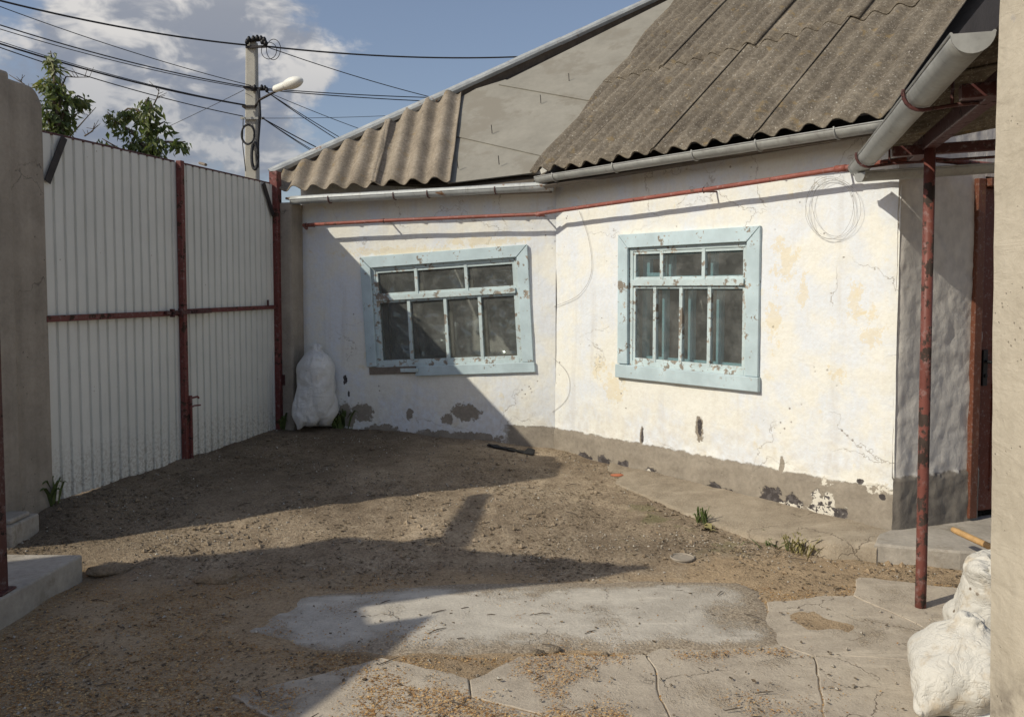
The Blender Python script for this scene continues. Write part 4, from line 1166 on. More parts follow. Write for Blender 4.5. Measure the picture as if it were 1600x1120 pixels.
# ------------------------------------------------------------------ unseen building at the left, shaped to cast the shadows on the yard
NB = thing("shade_building", (-5, 2.5, 0), "unseen building and slate roof at the left, shaped to shade the yard", "shade_building")
A1 = sunback(atZ(690, 965, 0), 2.62); A2 = sunback(atZ(478, 1124, 0), 2.62); ad = (A2-A1).normalized(); A3 = A1+ad*6.5
ld = V(-.94, -.35, 0).normalized()
pd_ = V(-.35, .94, 0)
foot = [A1, A3, A3+ld*4, A1+ld*4+pd_*1.1, A1+ld*.32+pd_*1.1, A1+ld*.32]  # offset part added to fill a lit band between the shadows
m = MB(); m.prism([V(p.x, p.y, -.1) for p in foot], (0, 0, 1), 2.62); m.build("wall", M_BACK, NB)
m = MB(); m.prism([V(p.x, p.y, 2.53) for p in foot], (0, 0, 1), .09); m.build("roof", M_SLATE, NB)
E1 = sunback(atZ(1024, 890, 0), 2.55); E2 = sunback(atZ(622, 946, 0), 2.55); R1 = sunback(atZ(545, 838, .085), 3.0); R2 = sunback(atZ(150, 884, .07), 3.0)  # roof corners traced back along the sun from the wanted shadow
E2 = E2+(E2-E1).normalized()*1.6; R2 = R2+(R2-R1).normalized()*.6
NR = 44; m = MB()
def pf(i, j):
    t = i/NR; a = E1.lerp(R1, t); b = E2.lerp(R2, t); p = a.lerp(b, j/30); k = sstep(t, .6, 1)
    return p+V(0, 0, .02*math.sin(i*1.2)+.05*k*nz(j*.33, 3.3)+.035*k*math.sin(j*.9))
m.grid(pf, NR, 30)
m.build("shade_roof", M_SLATE, NB, True, solid=-.012, fix=False)
vt = Wp(1.10, -.1, 2.86)
b0 = sunback(atZ(696, 850, .08), 2.86); b1 = sunback(atZ(742, 768, .15), 2.80)
m = MB(); m.bar(b0, b1, .07, .10); m.build("shade_beam", M_WOODOLD, NB)  # unseen beam, added for the spike of shadow on the yard
for (P, zt) in ((E1.lerp(E2, .55), 2.53), (R1.lerp(R2, .5), 2.98)):
    m = MB(); m.box((P.x, P.y, zt/2), .09, .09, zt); m.build("shade_roof_post", M_WOODOLD, NB)

# ------------------------------------------------------------------ canopy at the right over the door
CN = thing("door_canopy", (2.04, 4.09, 0), "corrugated canopy over the door, on a worn red pipe post", "canopy")
cz = 2.335
q0 = atY(1347, 255, 4.85); q1 = atY(1520, 52, 2.45)
zc = (q0.z+q1.z)/2
ga = V(q0.x, q0.y, q0.z); gb2 = V(q1.x, q1.y, q1.z)
gd = (ga-gb2).normalized(); gh = V(gd.x, gd.y, 0).normalized(); gx = V(gh.y, -gh.x, 0)      # gx points right, under the canopy
g_ = gutter("gutter", ga+gd*.15, gb2, .057, M_ZINC, CN, brackets=(), full=math.pi)
for (u, v, Y) in ((1362, 228, 4.55), (1448, 132, 3.15)):
    t = (ga.y-Y)/(ga.y-gb2.y); p = ga.lerp(gb2, t); m = MB(); rr = .068
    m.tube([p-gx*.066+V(0, 0, .012)]+[p+gx*(-rr*math.cos(a))-V(0, 0, rr*math.sin(a)) for a in [math.pi*j/10 for j in range(6)]]+[p+gx*.12+V(0, 0, -.055), p+gx*.9+V(0, 0, -.03)], .0075, 6)
    m.tube([p+gx*.10+V(0, 0, -.05), p+gx*.10+V(0, 0, .10)], .006, 6)
    m.build("bracket", M_REDDARK, g_)
pz = 2.275
# post
pb = atZ(1438, 951, 0); pt_ = atY(1453, 236, pb.y)
m = MB(); m.tube([V(pb.x, pb.y, -.05), V(pb.x, pb.y, .2), pb.lerp(pt_, .5), V(pt_.x, pt_.y, pt_.z+.02)], .0265, 14); m.build("post", M_POSTR, CN, True)
# beams
def cbar(nm, a, b, w, h, mat=M_RED): m = MB(); m.bar(a, b, w, h); return m.build(nm, mat, CN, bevel=.004)
bt = V(pt_.x, pt_.y, pt_.z+.045)
cbar("beam", bt+gh*.45, bt-gh*2.2, .06, .07, M_REDDARK)
cbar("cross_beam", bt-gx*.16+V(0, 0, -.0)-V(0, 0, .035)+gh*.06, bt+gx*1.9+V(0, 0, .03)+gh*.06, .05, .05, M_REDDARK)
cbar("cross_beam", bt-gx*.14+gh*(-1.25)-V(0, 0, .035), bt+gx*1.9-gh*1.25+V(0, 0, .03), .05, .05, M_REDDARK)
cbar("beam", bt+gx*1.2+gh*.45+V(0, 0, .15), bt+gx*1.2-gh*2.2+V(0, 0, .15), .06, .07, M_RED)
cbar("edge_board", ga+gx*.075+V(0, 0, .075)+gh*.1, gb2+gx*.075+V(0, 0, .075)-gh*.02, .022, .13, M_DARKST)
# sheets: corrugations run up the slope, away from the gutter
def Cp(s, w, h=0.0):
    p = gb2+gh*s+gx*(w+.09)+V(0, 0, .105+.17*w+h); p.z += (ga.z-gb2.z)*s/(ga-gb2).length; return p
Ls = (ga-gb2).length
for k in range(3):
    a = -.02+k*(Ls+.15)/3; corrugated(Cp, a, a+(Ls+.25)/3+.05, 0.0, 2.0, .15, .022, 10, M_SLATE, CN, (), .012, .0, .02, name="canopy_sheet", sd=80+k)
# second, lower gutter below the canopy's far end
l0 = atY(1343, 276, 4.80); l1 = atY(1560, 262, 4.95)
gutter("gutter", V(l0.x, l0.y, l0.z+.02), V(l1.x, l1.y, l1.z+.02), .052, M_ZINC, CN)

# ------------------------------------------------------------------ near pillar at the right edge
m = MB(); Yp = 1.88; xa = atY(1556, 200, Yp+.42).x; xb = atY(1551, 1000, Yp+.42).x
K = 30
def pface(i, j):
    z = lerp(-.1, 3.3, j/60); x0 = lerp(xb, xa, sstep(z, 0, 2.2))+.004*nz(z*5, 1)
    px_ = [(x0, Yp+.42), (x0, Yp+.012), (x0+.012, Yp), (x0+.25, Yp-.004), (x0+.5, Yp), (x0+.5, Yp+.42)][i]
    return (px_[0]+.003*nz(z*9, i), px_[1]+.004*nz(z*4, i*3.1), z)
m.grid(pface, 5, 60)


def mat_pillar():
    mm, g = new_mat("pillar_render"); z = g.xyz(None, 2)
    n = g.noise(4, 7, 0.62); n2 = g.noise(30, 5, 0.6)
    col = g.ramp(g.m('ADD', g.m('MULTIPLY', n, .7), g.m('MULTIPLY', n2, .3)), (0.32, (0.403, 0.360, 0.288)), (0.68, (0.538, 0.490, 0.403)))
    d = g.m('ADD', z, g.m('MULTIPLY', g.m('SUBTRACT', n, .5), .35))
    col = g.mix(g.m('MULTIPLY', g.step(d, .62, .40), g.step(g.noise(9, 7, .7), .38, .66)), col, (0.20, 0.175, 0.145))
    col = g.mix(g.m('MULTIPLY', g.step(g.noise(5, 5, .6, g.vadd(g.tc(), (5, 3, 1))), .62, .66), .6), col, (0.36, 0.34, 0.33))
    tw = g.noise(1.0, 5, .6, g.vmul(g.tc(), (7, 7, 18)), .8); st = g.noise(1.0, 5, .6, g.vmul(g.tc(), (24, 24, 1.2)))
    col = g.mix(g.step(st, .5, .75, 0, .35), col, (0.36, 0.32, 0.26))
    pit = g.m('MULTIPLY', g.step(g.vor(40), .16, .09), g.step(g.noise(5, 4, .6), .52, .6))
    col = g.mix(g.m('MULTIPLY', pit, .6), col, (0.22, 0.19, 0.15))
    g.out(col, .95, 0, g.bump(g.m('SUBTRACT', g.m('ADD', g.m('MULTIPLY', tw, .7), g.m('ADD', g.m('MULTIPLY', n2, .5), n)), pit), .6, .012), .1); return mm


tag(m.build("rendered_pillar", mat_pillar(), None, True, fix=False), "tall pale rendered pillar in front of the dirty sacks", "pillar")

# ------------------------------------------------------------------ sacks
def cloth_bag(nx, nz_, wid, hgt, frames, pressure, neck, shrink, gather):
    """a flat woven bag blown up by its filling and tied at the neck; returns its points and faces"""
    m = MB(); idx = {}
    def vid(s, i, j):
        if i in (0, nx) or j == 0: s = 0
        k = (s, i, j)
        if k not in idx:
            idx[k] = len(m.v); x = wid*(i/nx-.5); z = hgt*j/nz_
            e = 0 if (i in (0, nx) or j == 0) else (.022*math.sin(math.pi*i/nx)*(1 if s == 0 else -1)+.003*nz(i*.7, j*.7, s*5))
            m.v.append(V(x, -e, z))
        return idx[k]
    for s in (0, 1):
        for i in range(nx):
            for j in range(nz_):
                q = (vid(s, i, j), vid(s, i+1, j), vid(s, i+1, j+1), vid(s, i, j+1)); m.f.append(q if s == 0 else q[::-1])
    me = bpy.data.meshes.new("bag"); me.from_pydata([tuple(p) for p in m.v], [], m.f)
    o = bpy.data.objects.new("bag", me); COL.objects.link(o)
    g1 = o.vertex_groups.new(name="neck")
    for (s, i, j), k in idx.items():
        d = abs(j/nz_-neck); w = max(0, 1-d/gather, .30*max(0, nz(i*.23+s*9, j*.30, neck*50)))
        if w > 0: g1.add([k], w, 'REPLACE')
    md = o.modifiers.new("cloth", 'CLOTH'); cs = md.settings
    cs.quality = 6; cs.mass = .15; cs.tension_stiffness = 25; cs.compression_stiffness = 12; cs.shear_stiffness = 8; cs.bending_stiffness = .02
    cs.use_pressure = True; cs.uniform_pressure_force = pressure; cs.effector_weights.gravity = 0.0; cs.air_damping = 6
    cs.vertex_group_shrink = "neck"; cs.shrink_min = 0.0; cs.shrink_max = shrink
    md.collision_settings.use_collision = False
    md.point_cache.frame_start = 1; md.point_cache.frame_end = frames
    for f in range(1, frames+1): SC.frame_set(f)
    ev = o.evaluated_get(bpy.context.evaluated_depsgraph_get()); em = ev.to_mesh()
    pts = [v.co.copy() for v in em.vertices]; fs = [tuple(p.vertices) for p in em.polygons]; ev.to_mesh_clear()
    SC.frame_set(1); bpy.data.objects.remove(o); bpy.data.meshes.remove(me)
    return pts, fs


def place_bag(bag, base, rot, scl, sink, bend, mat, label, lean=(0, 0), prof=((0, 1, 1), (1, 1, 1))):
    """stand a filled bag on the ground: its bottom is pressed flat, its top bent over by bend (metres)"""
    pts, fs = bag; H = max(p.z for p in pts)*scl[2]; m = MB()
    for p in pts:
        t = min(1, max(0, p.z*scl[2]/H)); a = prof[0]; b = prof[-1]
        for (u_, v_) in zip(prof[:-1], prof[1:]):
            if u_[0] <= t <= v_[0]: a, b = u_, v_; break
        f = (t-a[0])/max(1e-6, b[0]-a[0]); f = f*f*(3-2*f)
        q = V(p.x*scl[0]*lerp(a[1], b[1], f), p.y*scl[1]*lerp(a[2], b[2], f), p.z*scl[2]-sink)
        if q.z < .05: q.z = max(.0, .05-.05*math.tanh((.05-q.z)/.05))
        t = max(0, q.z/H); q.x += lean[0]*t; q.y += lean[1]*t
        q = Matrix.Rotation(rot, 3, 'Z') @ q
        q.x += bend[0]*t**3; q.y += bend[1]*t**3; q.z -= .5*abs(bend[0])*t**4
        m.v.append(q+Vector(base))
    m.f = fs; o = m.build("sack", mat, None, True); md = o.modifiers.new('smooth', 'SUBSURF'); md.levels = 1; md.render_levels = 1
    return tag(o, label, "sack")


tall_bag = cloth_bag(34, 58, .60, 1.02, 34, 9.0, .87, .86, .06)
squat_bag = cloth_bag(36, 42, .66, .70, 34, 9.0, .84, .86, .08)
sb = atZ(488, 678, .235)
place_bag(tall_bag, (sb.x-.005, sb.y+.13, .215), .55, (1.02, 1.02, 1.36), .145, (.0, .0), M_SACK, "full white woven sack standing by the house wall next to the gate pillar", (.03, .02),
          ((0, .22, 1.5), (.10, .38, 1.6), (.20, .66, 1.3), (.36, .95, 1.05), (.6, 1.0, 1.0), (.78, .98, 1.0), (.88, .78, .85), (.93, .42, .50), (1.0, .62, .8)))
place_bag(squat_bag, (1.735, 3.12, 0), .5, (1.04, 1.10, 1.22), .225, (.09, .02), M_SACKD, "squat dirty white sack slumped in front of the taller sack by the pale pillar", (.02, 0),
          ((0, .22, 1.5), (.14, .45, 1.5), (.28, .80, 1.2), (.44, 1.0, 1.05), (.68, 1.0, 1.0), (.84, .70, .75), (.92, .36, .45), (1.0, .55, .7)))
place_bag(tall_bag, (2.13, 3.64, 0), 2.4, (.88, .88, .74), .11, (.02, -.02), M_SACKD, "taller dirty white sack with folded top standing behind the squat sack", (0, 0),
          ((0, .25, 1.5), (.14, .5, 1.4), (.28, .85, 1.1), (.45, 1.0, 1.0), (.65, .82, .85), (.8, .78, .8), (.92, .92, .9), (1.0, .8, .8)))
p0 = atZ(1520, 1135, 0); 
m = MB(); bq = [atY(1519, 1125, 2.95), atY(1560, 1125, 2.90), atY(1566, 1005, 3.02), atY(1549, 1018, 3.05)]
m.prism([V(bq[0].x, bq[0].y, 0), V(bq[0].x+.25, bq[0].y-.03, 0), V(bq[2].x+.16, bq[2].y, .47), V(bq[3].x, bq[3].y, bq[3].z)], (0, 1, 0), .014)
tag(m.build("white_board", M_WHITEB, None, bevel=.002), "white board leaning beside the squat sack behind the pale pillar", "board")
a = atY(1489, 827, 4.62); b = atY(1556, 858, 4.30)
m = MB(); dd_ = (b-a).normalized(); m.tube([a-dd_*.006, a, a+dd_*.03, a.lerp(b, .5), b, b+dd_*.35], [.009, .0155, .0175, .0175, .0175, .0175], 12)
tag(m.build("tool_handle", M_WOOD, None, True), "round wooden tool handle sticking out above the doorstep", "handle")

# ------------------------------------------------------------------ utility pole and lines beyond the gate
YP = 19.0
def pp(u, v, Y=YP): return atY(u, v, Y)
PL = thing("utility_pole", (pp(391, 300).x, YP, .15), "concrete utility pole with a street lamp arm beyond the gate", "utility pole")
tp = pp(393.5, 66); bt_ = V(pp(391, 300).x, YP, 0)
def sq(c, w, d): return [V(c.x-w, c.y-d, c.z), V(c.x+w, c.y-d, c.z), V(c.x+w, c.y+d, c.z), V(c.x-w, c.y+d, c.z)]
m = MB(); m.hexa(sq(V(bt_.x, YP, .0), .17, .15), sq(tp, .118, .10)); m.build("shaft", M_POLE, PL, bevel=.03)
def pbox(nm, u, v, w, h, mat, dY=-.15, dep=.08):
    m = MB(); c = pp(u, v, YP+dY); m.box(c, w, dep, h); return m.build(nm, mat, PL, bevel=.01)
m = MB(); m.bar(pp(384, 74, YP-.14), pp(416, 73, YP-.14), .05, .05); m.bar(pp(388, 64, YP-.14), pp(414, 62, YP-.14), .06, .06); m.build("cross_arm", M_DARKST, PL)
for (u, v) in ((389, 62), (396, 61), (402, 60), (408, 61), (413, 63), (410, 66), (415, 68), (386, 66)):
    m = MB(); c = pp(u, v, YP-.17); m.tube([c-V(0, 0, .05), c-V(0, 0, .01), c+V(0, 0, .03), c+V(0, 0, .07)], [.035, .05, .045, .02], 8); m.build("insulator", M_BLACK, PL, True)
m = MB(); m.bar(pp(392, 140, YP-.16), pp(418, 139, YP-.16), .06, .07); m.build("cross_arm", M_DARKST, PL)
for (u, v) in ((409, 137), (414, 138), (398, 137), (417, 141)): 
    m = MB(); c = pp(u, v, YP-.2); m.tube([c-V(0, 0, .05), c, c+V(0, 0, .06)], [.03, .045, .02], 8); m.build("insulator", M_BLACK, PL, True)
m = MB(); m.bar(pp(376, 185, YP-.16), pp(413, 185, YP-.16), .04, .05); m.build("cross_arm", M_ZINC, PL)
pbox("band", 391, 168, .30, .05, M_DARKST, -.02, .26); pbox("band", 392, 138, .28, .05, M_DARKST, -.02, .26)
m = MB(); m.tube([pp(398, 168, YP-.16), pp(406, 156, YP-.3), pp(425, 146, YP-.5), pp(450, 134, YP-.7)], .028, 8); m.build("lamp_arm", M_DARKST, PL, True)
la = pp(428, 140, YP-.55); lb = pp(466, 127, YP-.85); ld_ = (lb-la).normalized(); lx = ld_.cross(V(0, 0, 1)).normalized(); lu = lx.cross(ld_)
m = MB(); m.tube([la.lerp(lb, t) for t in (0, .05, .4, .55)], [.05, .075, .085, .10], 12); LH = m.build("lamp_head", M_LAMP, PL, True)
m = MB(); c = la.lerp(lb, .78)+lu*.0
m.grid(lambda i, j: c+ld_*(.27*math.cos(2*math.pi*i/16)*math.sin(math.pi*j/16*1.0))+lx*(.14*math.sin(2*math.pi*i/16)*math.sin(math.pi*j/16))+lu*(.125*math.cos(math.pi*j/16)), 16, 16)
m.build("lamp_bowl", M_LAMP, LH, True)
def loop(nm, u, v, ru, rv, n, r, mat, Y=YP-.25):
    m = MB(); pts = []
    for k in range(n*20+1):
        a_ = 2*math.pi*k/20; e = 1+.06*math.sin(k*.37); pts.append(pp(u+ru*e*math.cos(a_), v+rv*e*math.sin(a_), Y+.015*math.sin(k)))
    m.tube(pts, r, 6, cap=False); return m.build(nm, mat, PL, True)
loop("cable_coil", 387, 210, 10, 15, 2, .02, M_WIRE)
loop("cable_coil", 398, 244, 5, 20, 3, .032, M_WIRE)
loop("cable_loop", 427, 77, 11, 16, 1, .008, M_WIRE, YP-.1); loop("cable_loop", 420, 79, 12, 13, 1, .008, M_WIRE, YP-.1)
m = MB(); m.tube([pp(404, 140, YP-.25), pp(406, 180, YP-.25), pp(403, 220, YP-.25), pp(402, 262, YP-.25)], .035, 6); m.build("riser_cable", M_WIRE, PL, True)
m = MB(); m.tube([pp(380, 185, YP-.25), pp(379, 225, YP-.25), pp(384, 268, YP-.25)], .01, 6); m.build("riser_cable", M_WIRE, PL, True)


def line(a, b, Ya, Yb, r, sag, label, grp, mat=M_WIRE):
    P = pp(a[0], a[1], Ya); Q = pp(b[0], b[1], Yb); K = 18
    m = MB(); m.tube([P.lerp(Q, t/K)-V(0, 0, sag*4*(t/K)*(1-t/K)) for t in range(K+1)], r, 5)
    return tag(m.build("overhead_line", mat, None, True), label, "overhead line", grp)


gL = "overhead lines running from the pole over the concrete wall"; gR = "overhead lines running from the pole behind the house roof"
line((-60, -14), (386, 71), 15.5, YP-.17, .020, .12, "thick black overhead cable meeting the top of the concrete pole from the clouds", gL)
line((-60, -12), (392, 134), 15.5, YP-.2, .009, .10, "thin dark line meeting the pole just above the lamp bracket, uppermost there", gL); line((-60, 20), (392, 137), 15.5, YP-.2, .013, .12, "heavier of the two close lines meeting the pole at the lamp bracket", gL); line((-60, 27), (392, 139), 15.6, YP-.2, .009, .12, "finer of the two close lines meeting the pole at the lamp bracket", gL)
line((-60, 45), (384, 164), 15.5, YP-.2, .008, .12, "fine line lying close above the thick cable below the lamp arm", gL); line((-60, 49), (384, 165), 15.5, YP-.2, .018, .12, "thick black cable meeting the pole below the lamp arm", gL); line((-60, 53), (380, 182), 15.5, YP-.2, .011, .12, "lowest line passing over the trees to the zinc bracket on the pole", gL)
line((200, 226), (381, 141), 26, YP-.2, .007, .03, "fine dark line slanting up from behind the gate to the pole", gL)
line((408, 72), (870, 86), YP-.17, 22, .020, .16, "thick black overhead cable running level from the pole top towards the roof", gR)
line((412, 72), (760, 172), YP-.17, 22, .011, .10, "thin line slanting down from the pole top to the roof cap", gR)
line((417, 139), (760, 154), YP-.2, 22, .012, .05, "thin line running nearly level from the lamp bracket to the roof", gR); line((417, 141), (760, 161), YP-.2, 22, .012, .05, "thin line running nearly level from the lamp bracket to the roof", gR)
for (b_, r_) in (((600, 253), .010), ((590, 256), .011), ((640, 228), .008)): line((417, 144), b_, YP-.2, 22, r_, .05, "thin line falling steeply from the lamp bracket to the roof cap", gR)
for (b_, r_) in (((590, 275), .014), ((560, 274), .009), ((570, 285), .009)): line((410, 185), b_, YP-.2, 22, r_, .05, "thin line falling from the zinc bracket low on the pole to the roof", gR)
line((410, 185), (720, 174), YP-.2, 22, .006, .05, "fine grey line rising slightly from the pole to the roof", gR)

# ------------------------------------------------------------------ trees beyond the gate
def tree(name, Y, base_u, branches, bare, label, seed, nleaf, group):
    rn = random.Random(seed)
    b0 = pp(base_u, 300, Y); T_ = thing(name, (b0.x, Y, .15), label, "tree", group)
    m = MB(); top = pp(base_u, 262, Y)
    m.tube([V(b0.x+.1, Y, .0), V(b0.x+.03, Y+.05, 1.0), V(b0.x-.03, Y, 1.8), top], [.11, .085, .07, .05], 8); m.build("trunk", M_BARK, T_, True)
    br = MB(); lf = MB()
    for bi, pl_ in enumerate(branches):
        dy = rn.uniform(-.35, .35); n_ = len(pl_); pts = [pp(u, v, Y+dy*(i/max(1, n_-1))) for i, (u, v) in enumerate(pl_)]
        sm = []
        for i in range(n_-1):
            for k in range(6): sm.append(pts[i].lerp(pts[i+1], k/6)+V(.015*nz(i*6+k, bi, seed), 0, .015*nz(i*6+k, bi+9, seed)))
        sm.append(pts[-1]); br.tube(sm, [lerp(.028, .006, i/(len(sm)-1)) for i in range(len(sm))], 6)
        cnt = int(nleaf*sum((pts[i+1]-pts[i]).length for i in range(n_-1)))
        for k in range(cnt):
            f = rn.random()**.85; i = min(len(sm)-2, int(f*(len(sm)-1))); p = sm[i].lerp(sm[i+1], rn.random())
            sp_ = .11*(1-.45*f); p = p+V(rn.gauss(0, sp_*.6), rn.gauss(0, sp_), rn.gauss(-.05, sp_*.6))
            ln = rn.uniform(.075, .15); wd = ln*rn.uniform(.36, .5)
            d = V(rn.gauss(0, .6), rn.gauss(0, .6), -abs(rn.gauss(.75, .4))).normalized(); sd_ = d.cross(V(rn.gauss(0, 1), rn.gauss(0, 1), rn.gauss(0, 1))).normalized(); nn = d.cross(sd_)
            lf.add([p, p+d*ln*.45+sd_*wd*.5+nn*wd*.15, p+d*ln+nn*-.1*ln, p+d*ln*.45-sd_*wd*.5+nn*wd*.15, p+d*ln*.5-nn*wd*.1], [(0, 1, 4), (1, 2, 4), (2, 3, 4), (3, 0, 4)])
    for bi, pl_ in enumerate(bare):
        pts = [pp(u, v, Y+.2) for (u, v) in pl_]; br.tube(pts, [lerp(.012, .004, i/(len(pts)-1)) for i in range(len(pts))], 5)
        for i in range(len(pts)-1):
            for k in range(3):
                q = pts[i].lerp(pts[i+1], rn.random()); br.tube([q, q+V(rn.uniform(-.12, .12), rn.uniform(-.1, .1), rn.uniform(.02, .14))], [.005, .003], 4)
    br.build("branches", M_BARK, T_, True); lf.build("crown", M_LEAF, T_, fix=False)


tree("fruit_tree", 11.0, 92,
     [[(90, 265), (88, 210), (86, 160), (86, 118)], [(86, 150), (85, 115), (79, 80)], [(88, 200), (105, 165), (122, 150), (134, 156)], [(86, 165), (78, 130), (68, 122)], [(90, 230), (100, 190), (108, 178)],
      [(86, 215), (76, 190), (72, 165)], [(90, 240), (82, 215), (78, 200)], [(88, 180), (98, 150), (96, 130)], [(88, 260), (60, 250), (40, 245)], [(90, 262), (105, 240), (112, 225)]],
     [[(95, 140), (103, 120), (118, 121), (143, 121)], [(48, 150), (38, 132), (14, 117)], [(60, 146), (70, 140)], [(92, 225), (110, 185), (122, 176)]],
     "leafy tree top rising behind the corner of the concrete wall", 5, 190, "fruit trees beyond the gate")
tree("fruit_tree", 11.6, 222,
     [[(222, 270), (228, 230), (234, 190), (236, 158)], [(228, 232), (205, 205), (180, 190), (168, 175)], [(224, 250), (190, 235), (160, 217)], [(230, 225), (250, 222), (275, 222), (290, 222)], [(232, 200), (215, 172), (200, 170), (188, 178)],
      [(234, 195), (248, 195), (258, 190)], [(224, 255), (240, 245), (255, 240)], [(222, 262), (200, 255), (175, 235)], [(228, 240), (212, 225), (200, 222)], [(236, 180), (228, 160), (232, 152)], [(226, 258), (236, 235), (248, 215)], [(222, 268), (215, 250), (206, 238)]],
     [[(108, 215), (130, 190), (150, 168)], [(132, 213), (145, 205), (148, 192)], [(110, 213), (106, 200), (100, 198)], [(240, 165), (246, 152), (249, 140)]],
     "wider leafy tree top rising above the white gate leaf", 9, 190, "fruit trees beyond the gate")

# ------------------------------------------------------------------ stones, weeds and litter in the yard
def rock(name, x, y, rx, ry, rz, mat, label, seed, group=None, sink=.35):
    bm = bmesh.new(); bmesh.ops.create_icosphere(bm, subdivisions=4, radius=1); z0 = gz(x, y)
    for v in bm.verts:
        c = v.co.copy(); f = 1+.22*fbm(c.x*1.3+seed, c.y*1.3, c.z*1.3, 3)+.05*nz(c.x*6+seed, c.y*6, c.z*6)
        v.co = V(x+c.x*rx*f, y+c.y*ry*f, z0+rz*(1-sink)*.6+c.z*rz*f)
    me = bpy.data.meshes.new(name); bm.to_mesh(me); bm.free(); me.materials.append(mat); me.polygons.foreach_set('use_smooth', [True]*len(me.polygons))
    o = bpy.data.objects.new(name, me); COL.objects.link(o); put(o, None); return tag(o, label, "stone" if "stone" in name else "debris", group)


p = atZ(170, 892, .03); rock("stone", p.x, p.y, .13, .07, .035, M_GROUND, "half-buried grey stone beside the corner of the porch step", 1)
p = atZ(342, 905, .02); rock("stone", p.x, p.y, .12, .07, .04, M_GROUND, "half-buried rounded stone out in the dirt away from the porch step", 5)
for k, (u, v, r_, lab) in enumerate(((868, 1020, .020, "dark stone lying at the front edge of the pale slab"), (842, 1024, .020, "dark stone lying at the front edge of the pale slab"), (945, 1026, .013, "dark stone lying at the front edge of the pale slab"))):
    p = atZ(u, v, .0); rock("stone", p.x, p.y, r_*1.4, r_, r_*.8, M_STONE, lab, 20+k, "dark stones at the slab's edge", .1)
p = atZ(1020, 740, .12); rock("stone", p.x-.02, p.y+.02, .06, .04, .05, M_CONCP, "pale lump of fallen plaster at the foot of the right wall", 31)
p = atZ(965, 745, .11); rock("brick_fragment", p.x, p.y, .05, .03, .012, mat_plain("brick_red", (0.42, 0.15, 0.08)), "small orange brick fragment lying in the dirt near the plinth", 33)
p = atZ(760, 688, .18); rock("rag_heap", p.x, p.y, .10, .06, .035, M_BLACK, "small heap of dark rags at the foot of the wall under the sagging window", 35)
# dark strip of roofing felt on the ground by the wall bend
m = MB(); a = atZ(762, 697, .19); b = atZ(835, 712, .16); sd_ = V(.12, .9, 0).normalized()
m.grid(lambda i, j: a.lerp(b, i/14)+sd_*(.05*(j-1))+V(0, 0, .018+.012*nz(i*.6, j)+(.03 if i > 11 else 0)*(j == 2)), 14, 2)
tag(m.build("felt_strip", M_BLACK, None, True, solid=.004, fix=False), "strip of black roofing felt on the ground by the bend of the wall", "felt strip")
# round metal lid trodden into the ground
p = atZ(1066, 876, .02); z0 = gz(p.x, p.y)
m = MB(); m.tube([V(p.x, p.y, z0-.01), V(p.x, p.y, z0+.008)], .066, 28)
m.tube([V(p.x+.066*math.cos(2*math.pi*k/28), p.y+.066*math.sin(2*math.pi*k/28), z0+.009) for k in range(29)], .006, 6, cap=False)
tag(m.build("metal_lid", M_CONCW, None), "round metal lid with a raised rim sunk in the dirt before the kerb", "lid")


def weed(u, v, z, h, n_, spread, mat, label, seed, name="weed", leafy=False):
    rn = random.Random(seed); p = atZ(u, v, z); z0 = gz(p.x, p.y); m = MB()
    for k in range(n_):
        a_ = rn.uniform(0, 6.28); b_ = V(p.x+rn.gauss(0, spread*.4), p.y+rn.gauss(0, spread*.4), z0-.01); L = h*rn.uniform(.5, 1.1); d = V(math.cos(a_), math.sin(a_), 0)*spread*rn.uniform(.3, 1.2)
        w = (.004 if not leafy else .016)*rn.uniform(.7, 1.4); sd_ = V(-math.sin(a_), math.cos(a_), 0)
        pts = [b_, b_+d*.35+V(0, 0, L*.55), b_+d*.8+V(0, 0, L*.9), b_+d*1.3+V(0, 0, L*.95-.3*abs(d.length))]
        vs = []
        for i, q in enumerate(pts[:3]): ww = w*(.6, 1.2, .9)[i]; vs += [q-sd_*ww, q+sd_*ww]
        vs.append(pts[3]); m.add(vs, [(0, 1, 3, 2), (2, 3, 5, 4), (4, 5, 6)])
    o = m.build(name, mat, None, fix=False); return tag(o, label, "weed")


weed(1097, 822, .03, .12, 26, .05, M_WEED, "small green weed growing in front of the kerb below the tidy blue window", 3, leafy=False)
weed(1103, 828, .03, .035, 7, .05, M_WEEDDRY, "yellowing broad leaves lying at the foot of the small green weed", 4, leafy=True)
weed(1250, 862, .01, .12, 60, .10, M_WEEDDRY, "tuft of dry grass at the end of the kerb near the doorstep", 6)
weed(1215, 855, .01, .07, 30, .12, M_WEED, "low green weeds in front of the kerb beside the dry grass tuft", 7)
weed(448, 668, .25, .18, 40, .09, M_WEED, "dark weeds growing at the foot of the red gate post", 8, leafy=True)
weed(533, 668, .25, .20, 50, .10, M_WEED, "dark weeds growing between the standing sack and the wall", 9, leafy=True)
weed(74, 800, .17, .20, 26, .08, M_WEED, "weed growing at the foot of the concrete pier", 10, leafy=True)
weed(575, 668, .24, .10, 24, .12, M_WEEDDRY, "dry weeds along the wall under the sagging window", 11)


SB = [(min(p.x for p in q), max(p.x for p in q), min(p.y for p in q), max(p.y for p in q), q) for q in SLABS]
_sl = {}
def slab_at(x, y):
    k = (int(x*60), int(y*60))
    if k not in _sl:
        _sl[k] = 2 if in_poly((x, y), bigp) else (1 if any(a < x < b and c < y < d and in_poly((x, y), q) for (a, b, c, d, q) in SB) else 0)
    return _sl[k]
def on_slab(x, y):
    k = slab_at(x, y)
    if k == 2: return max(gz(x, y), gbase(x, y)+.012+.006*(x-BIGC))
    return max(gz(x, y), gbase(x, y)+.013-.009*sstep(y, 3.9, 4.4)) if k else gz(x, y)


